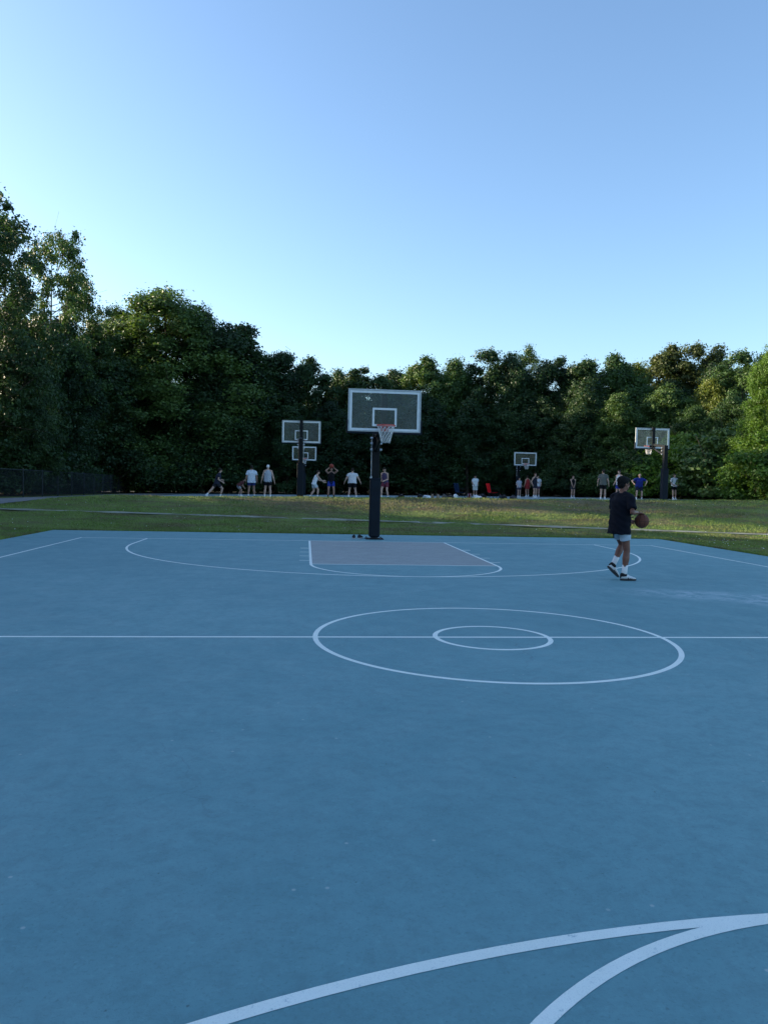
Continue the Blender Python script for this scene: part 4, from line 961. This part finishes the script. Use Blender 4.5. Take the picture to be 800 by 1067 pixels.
person(11.04, 50.0, 176, 'man in a white shirt and pale trousers standing alone beyond the folding chairs', TAN, (.02, .015, .01), (.66, .68, .68), (.50, .52, .50), h=1.66, bulk=1.08, wri=((-.20, .16, 1.0), (.20, .16, 1.0)), shorts_len=.95, look=(0, 14))
person(14.0, 48.2, 165, 'short player in light grey, left end of the huddle under the distant right hoop', LIGHT, (.02, .015, .01), (.42, .42, .48), (.06, .05, .08), h=1.48, wri=((-.22, .12, 1.02), (.22, .12, 1.0)), hair='long')
person(15.0, 49.4, -20, 'player in a red shirt standing inside the huddle, mostly hidden by the others', TAN, (.02, .015, .01), (.32, .03, .03), (.28, .03, .03), h=1.68, top='tank')
person(14.78, 46.8, 150, 'tall player in a black vest over a white shirt in front of the huddle', LIGHT, (.10, .05, .03), (.020, .022, .035), (.03, .03, .045), h=1.82, top='tank', wri=((-.16, .16, 1.06), (.30, .05, .92)), bulk=1.02)
person(16.4, 51.3, 190, 'player in a white tee at the right end of the huddle', LIGHT, (.03, .02, .015), (.60, .58, .60), (.10, .06, .10), h=1.72, bulk=1.05, wri=((-.25, .10, .98), (.25, .08, .98)))
person(17.88, 47.4, 178, 'lone player in a black tank top, hands joined in front, right of the huddle', LIGHT, (.06, .035, .02), (.006, .006, .008), (.04, .04, .05), h=1.68, top='tank', wri=((-.05, .16, .86), (.06, .16, .86)), elbow=((-1, -.6, 0), (1, -.6, 0)))
person(14.73, 33.8, 28, 'player in an olive grey tee and black shorts walking away left of the boy', LIGHT, (.03, .02, .015), (.12, .125, .11), (.006, .006, .008), h=1.78, ank=((-.10, -.12, .10), (.10, .22, .09)), kneepole=((0, 1, 0), (0, 1, 0)), pitch=(15, 0), look=(-25, 6), sleeve=.6)
person(16.64, 36.1, -120, 'player in a white tank top and blue shorts just behind the head of the boy', LIGHT, (.03, .02, .015), (.66, .66, .66), (.03, .05, .28), h=1.82, top='tank', wri=((-.2, .18, 1.0), (.24, .12, .95)))
person(18.58, 37.6, 195, 'player in a royal blue tee leaning over, between the boy and the right rear pole', LIGHT, (.30, .20, .15), (.015, .03, .20), (.012, .014, .03), h=1.76, hair='bald', lean=22, pel=(0, -.10, .86), ank=((-.18, -.05, .09), (.18, .10, .09)), wri=((-.36, .20, 1.0), (.36, .22, 1.02)), elbow=((-1, -.5, 0), (1, -.5, 0)), look=(20, 10), bulk=1.08, shorts_len=.8)
person(22.96, 41.8, 176, 'player in a white tee and black shorts standing right of the right rear pole', LIGHT, (.03, .02, .015), (.66, .68, .70), (.006, .006, .008), h=1.75, wri=((-.16, .18, 1.02), (.16, .18, 1.0)), ank=((-.12, 0, .09), (.10, .08, .09)), sleeve=.7)

# ------------------------------------------------------------------ things lying at the side of the far court
def zf(x, y): return float(g(x, y)) + .016
def folding_chair(x, y, az, c, label):
    r = empty('folding_chair', (x, y, zf(x, y)), -R(az)); tag(r, label, 'chair', 'folding camp chairs beside the far court')
    def leg(a, b_): bm = bmesh.new(); tube(bm, [a, b_], .010, 8); from_bm('leg', bm, M['steel'], r)
    for sx in (-1, 1):
        leg((sx * .28, .25, .0), (sx * .28, -.22, .42)); leg((sx * .28, -.28, .0), (sx * .28, .24, .42))
        bm = bmesh.new(); tube(bm, [(sx * .28, -.22, .40), (sx * .30, -.34, .90)], .010, 8); tube(bm, [(sx * .28, .24, .40), (sx * .31, .26, .62)], .010, 8); from_bm('side_frame', bm, M['steel'], r)
        bm = bmesh.new(); box(bm, (sx * .31, -.02, .63), (.06, .58, .015), bev=.005); from_bm('armrest', bm, M['steel'], r)
    for sy in (-.26, .25): leg((-.28, sy, .01), (.28, sy * .9, .40)); leg((.28, sy, .01), (-.28, sy * .9, .40))
    bm = bmesh.new(); n = 8
    def sheet(rows):
        vs = [[bm.verts.new(p) for p in row] for row in rows]
        for i in range(len(vs) - 1):
            for k in range(len(vs[0]) - 1): bm.faces.new((vs[i][k], vs[i][k + 1], vs[i + 1][k + 1], vs[i + 1][k]))
    sheet([[((k / n - .5) * .56, -.22 + .47 * t, .42 - .05 * math.sin(math.pi * k / n) * math.sin(math.pi * (.2 + .7 * t))) for k in range(n + 1)] for t in np.linspace(0, 1, 6)])
    bmesh.ops.solidify(bm, geom=bm.faces[:], thickness=.012); from_bm('seat', bm, cloth(c, .8), r, True)
    bm = bmesh.new(); sheet([[((k / n - .5) * (.57 + .04 * t), -.22 - .13 * t - .04 * math.sin(math.pi * k / n), .42 + .50 * t) for k in range(n + 1)] for t in np.linspace(0, 1, 6)])
    bmesh.ops.solidify(bm, geom=bm.faces[:], thickness=.012); from_bm('backrest', bm, cloth(c, .8), r, True)
folding_chair(6.95, 35.5, 72, (.012, .045, .12), 'navy blue folding camp chair beside the row of bags')
folding_chair(8.75, 35.1, 82, (.72, .02, .03), 'bright red folding camp chair right of the blue one')
def duffel(x, y, az, c, label, ln=.5, rr=.14):
    ln *= 1.2; rr *= 1.25
    r = empty('sports_bag', (x, y, zf(x, y)), -R(az)); tag(r, label, 'bag', 'bags and clothes dropped beside the far court')
    bm = bmesh.new(); X = Vector((0, 1, 0)); Z = Vector((0, 0, 1))
    loft(bm, [((-ln / 2 - .01, 0, rr * .85), X * rr * .5, Z * rr * .5), ((-ln / 2, 0, rr * .85), X * rr * .9, Z * rr * .82), ((-ln * .2, 0, rr * .9), X * rr * 1.05, Z * rr * .9), ((ln * .2, 0, rr * .86), X * rr, Z * rr * .84), ((ln / 2, 0, rr * .82), X * rr * .9, Z * rr * .8), ((ln / 2 + .01, 0, rr * .82), X * rr * .5, Z * rr * .5)], 20)
    from_bm('bag_body', bm, cloth(c), r, True)
    for sy in (-1, 1):
        bm = bmesh.new(); tube(bm, [(-ln * .2, sy * rr * .8, rr * 1.2), (-ln * .13, sy * rr * .5, rr * 2.1), (ln * .13, sy * rr * .5, rr * 2.1), (ln * .2, sy * rr * .8, rr * 1.2)], .011, 6); from_bm('handle', bm, M['steel'], r, True)
    bm = bmesh.new(); box(bm, (0, 0, rr * 1.78), (ln * .8, .014, .012)); from_bm('zip', bm, M['bolt'], r)
def backpack(x, y, az, c, c2, label, s=1.0):
    r = empty('backpack', (x, y, zf(x, y)), -R(az)); tag(r, label, 'bag', 'bags and clothes dropped beside the far court')
    bm = bmesh.new(); X = Vector((1, 0, 0)); Y = Vector((0, 1, 0))
    loft(bm, [((0, 0, .0), X * .13 * s, Y * .08 * s), ((0, 0, .03 * s), X * .16 * s, Y * .11 * s), ((0, .01, .22 * s), X * .155 * s, Y * .10 * s), ((0, .02, .36 * s), X * .13 * s, Y * .085 * s), ((0, .03, .43 * s), X * .06 * s, Y * .04 * s)], 20)
    from_bm('bag_body', bm, cloth(c), r, True)
    bm = bmesh.new(); loft(bm, [((0, -.09 * s, .05 * s), X * .11 * s, Y * .045 * s), ((0, -.095 * s, .14 * s), X * .115 * s, Y * .05 * s), ((0, -.085 * s, .21 * s), X * .10 * s, Y * .03 * s)], 16); from_bm('pocket', bm, cloth(c2), r, True)
    for q in (-1, 1): bm = bmesh.new(); tube(bm, [(q * .07 * s, .10 * s, .38 * s), (q * .09 * s, .17 * s, .25 * s), (q * .10 * s, .10 * s, .05 * s)], .014 * s, 6); from_bm('strap', bm, cloth(c2), r, True)
def towel(x, y, az, c, label, s=.3):
    g_ = np.random.default_rng(int(abs(x) * 100)); bm = bmesh.new()
    for k in range(5): ell(bm, (g_.uniform(-.5, .5) * s, g_.uniform(-.35, .35) * s, .05 + .03 * k), (s * g_.uniform(.3, .5), s * g_.uniform(.25, .4), g_.uniform(.04, .08)), None, 14)
    o = fuse('crumpled_shirt', bm, .015, cloth(c), None, 2, lambda v: .012 * np.sin(v[:, 0] * 40 + v[:, 2] * 30) * np.sin(v[:, 1] * 36))
    o.location = (x, y, zf(x, y)); o.rotation_euler = (0, 0, -R(az)); tag(o, label, 'clothing', 'bags and clothes dropped beside the far court')
def jug(x, y, label, c=(.82, .84, .84), cap=(.02, .05, .2), s=1.0):
    r = empty('water_jug', (x, y, zf(x, y))); tag(r, label, 'jug', 'drinks beside the far court')
    bm = bmesh.new(); tube(bm, [(0, 0, z) for z in (0, .01, .12, .24, .28, .30)], [.08 * s, .095 * s, .098 * s, .094 * s, .06 * s, .03 * s], 18); tube(bm, [(.085 * s, 0, .22), (.13 * s, 0, .2), (.13 * s, 0, .12), (.09 * s, 0, .10)], .012, 6); from_bm('jug_body', bm, cloth(c, .4), r, True)
    bm = bmesh.new(); tube(bm, [(0, 0, .30), (0, 0, .335)], .034 * s, 12); from_bm('cap', bm, cloth(cap, .4), r, True)
def pair_of_shoes(x, y, az, c, label, z=None, sole=(.7, .7, .7)):
    r = empty('pair_of_shoes', (x, y, zf(x, y) if z is None else z), -R(az)); tag(r, label, 'shoes', 'shoes left on the courts')
    for q, dy, ra in ((-1, 0, .1), (1, .07, -.35)):
        bm = bmesh.new(); rot = Matrix.Rotation(ra, 4, 'Z'); X = Vector((1, 0, 0)); Z = Vector((0, 0, 1))
        loft(bm, [((0, -.13, .05), X * .02, Z * .02), ((0, -.12, .06), X * .036, Z * .05), ((0, -.05, .065), X * .04, Z * .052), ((0, .03, .05), X * .043, Z * .036), ((0, .10, .04), X * .046, Z * .024), ((0, .145, .03), X * .02, Z * .010)], 16)
        bm.transform(Matrix.Translation((q * .09, dy, 0)) @ rot); sh_ = from_bm('shoe', bm, cloth(c, .6), r, True)
        bm = bmesh.new(); loft(bm, [((0, 0, .001), X * .045, Vector((0, .145, 0))), ((0, 0, .026), X * .045, Vector((0, .145, 0)))], 20); bm.transform(Matrix.Translation((q * .09, dy, 0)) @ rot); from_bm('sole', bm, cloth(sole), sh_)
duffel(3.55, 35.9, 80, (.02, .02, .022), 'small black sports bag nearest the pole side of the bag row', .42, .11)
pair_of_shoes(4.0, 35.7, 30, (.62, .56, .50), 'pair of pale shoes next to the small black sports bag')
duffel(4.65, 36.0, 95, (.014, .016, .02), 'long low black sports bag second from the pole in the bag row', .62, .12)
towel(5.0, 35.8, 10, (.80, .82, .84), 'crumpled white shirt at the end of the long low black bag', .32)
backpack(5.35, 35.9, 170, (.34, .25, .17), (.05, .04, .04), 'tan backpack slumped left of its twin in the bag row', .62)
backpack(5.68, 35.8, 200, (.42, .33, .25), (.05, .04, .04), 'lighter tan backpack right of its twin in the bag row', .62)
duffel(6.05, 35.8, 100, (.12, .11, .10), 'grey brown sports bag left of the white jug', .45, .12)
duffel(6.28, 35.2, 70, (.03, .03, .035), 'dark sports bag pressed against the white jug', .35, .10)
jug(6.62, 35.4, 'white water jug standing left of the blue folding chair', s=1.25)
backpack(7.40, 35.3, 190, (.13, .02, .03), (.60, .58, .56), 'maroon backpack with a white pocket right of the blue folding chair', .85)
towel(7.85, 35.2, 40, (.82, .80, .78), 'crumpled white shirt right of the maroon backpack', .42)
pair_of_shoes(8.12, 35.0, -40, (.58, .42, .36), 'pair of pinkish shoes beside the crumpled shirt near the red chair')
duffel(8.25, 35.6, 85, (.02, .022, .028), 'black sports bag at the left foot of the red folding chair', .5, .14)
duffel(9.35, 35.0, 95, (.022, .022, .026), 'black sports bag right of the red folding chair', .5, .12)
duffel(9.85, 34.8, 80, (.05, .05, .06), 'dark grey sports bag at the right end of the bag row', .4, .11)
jug(9.05, 34.7, 'small dark bottle in front of the red folding chair', (.03, .04, .05), (.3, .02, .02), .6)
pair_of_shoes(-.48, 13.60, 5, (.03, .03, .035), 'pair of dark shoes with pale soles left by the foot of the nearest pole', .004, (.5, .5, .5))

EXPOSURE = 1.65
# ------------------------------------------------------------------ light, sky, camera
SUN_AZ, SUN_EL = -70, 13.0     # degrees right of the court axis (+Y), above the horizon
w = bpy.data.worlds.new('World'); scene.world = w; w.use_nodes = True; nt = w.node_tree
bg = nt.nodes['Background']; sky = nt.nodes.new('ShaderNodeTexSky'); sky.sky_type = 'NISHITA'; sky.sun_disc = False
sky.sun_elevation = R(SUN_EL); sky.sun_rotation = R(SUN_AZ); sky.altitude = 60
sky.air_density = 1.0; sky.dust_density = 1.4; sky.ozone_density = 2.9
nt.links.new(sky.outputs[0], bg.inputs[0]); bg.inputs[1].default_value = .12
sl = bpy.data.lights.new('sun', 'SUN'); sl.energy = 3.6; sl.angle = R(.5); sl.color = (1, .84, .62)
so = bpy.data.objects.new('sun', sl); col.objects.link(so)
sd = Vector((math.sin(R(SUN_AZ)) * math.cos(R(SUN_EL)), math.cos(R(SUN_AZ)) * math.cos(R(SUN_EL)), math.sin(R(SUN_EL))))
so.rotation_euler = sd.to_track_quat('Z', 'Y').to_euler(); so.location = sd * 60
cx, cy, ch, yaw, pit, roll, fpx = -1.9218, -7.5533, 1.5394, .102921, -.036455, .022096, 790.65
Fv = Vector((math.sin(yaw) * math.cos(pit), math.cos(yaw) * math.cos(pit), math.sin(pit)))
Rv = Vector((math.cos(yaw), -math.sin(yaw), 0)); Uv = Rv.cross(Fv)
R2 = Rv * math.cos(roll) + Uv * math.sin(roll); U2 = -Rv * math.sin(roll) + Uv * math.cos(roll)
cam = bpy.data.cameras.new('camera'); cam.sensor_fit = 'HORIZONTAL'; cam.sensor_width = 36; cam.lens = fpx / 800 * 36
cam.clip_start = .05; cam.clip_end = 5000
co_ = bpy.data.objects.new('camera', cam); col.objects.link(co_)
mw = Matrix((R2, U2, -Fv)).transposed().to_4x4(); mw.translation = Vector((cx, cy, ch)); co_.matrix_world = mw
scene.camera = co_
vs_ = scene.view_settings; vs_.view_transform = 'Standard'; vs_.look = 'None'; vs_.gamma = 1; vs_.use_curve_mapping = False; vs_.exposure = EXPOSURE
scene.cycles.max_bounces = 8; scene.cycles.transparent_max_bounces = 8
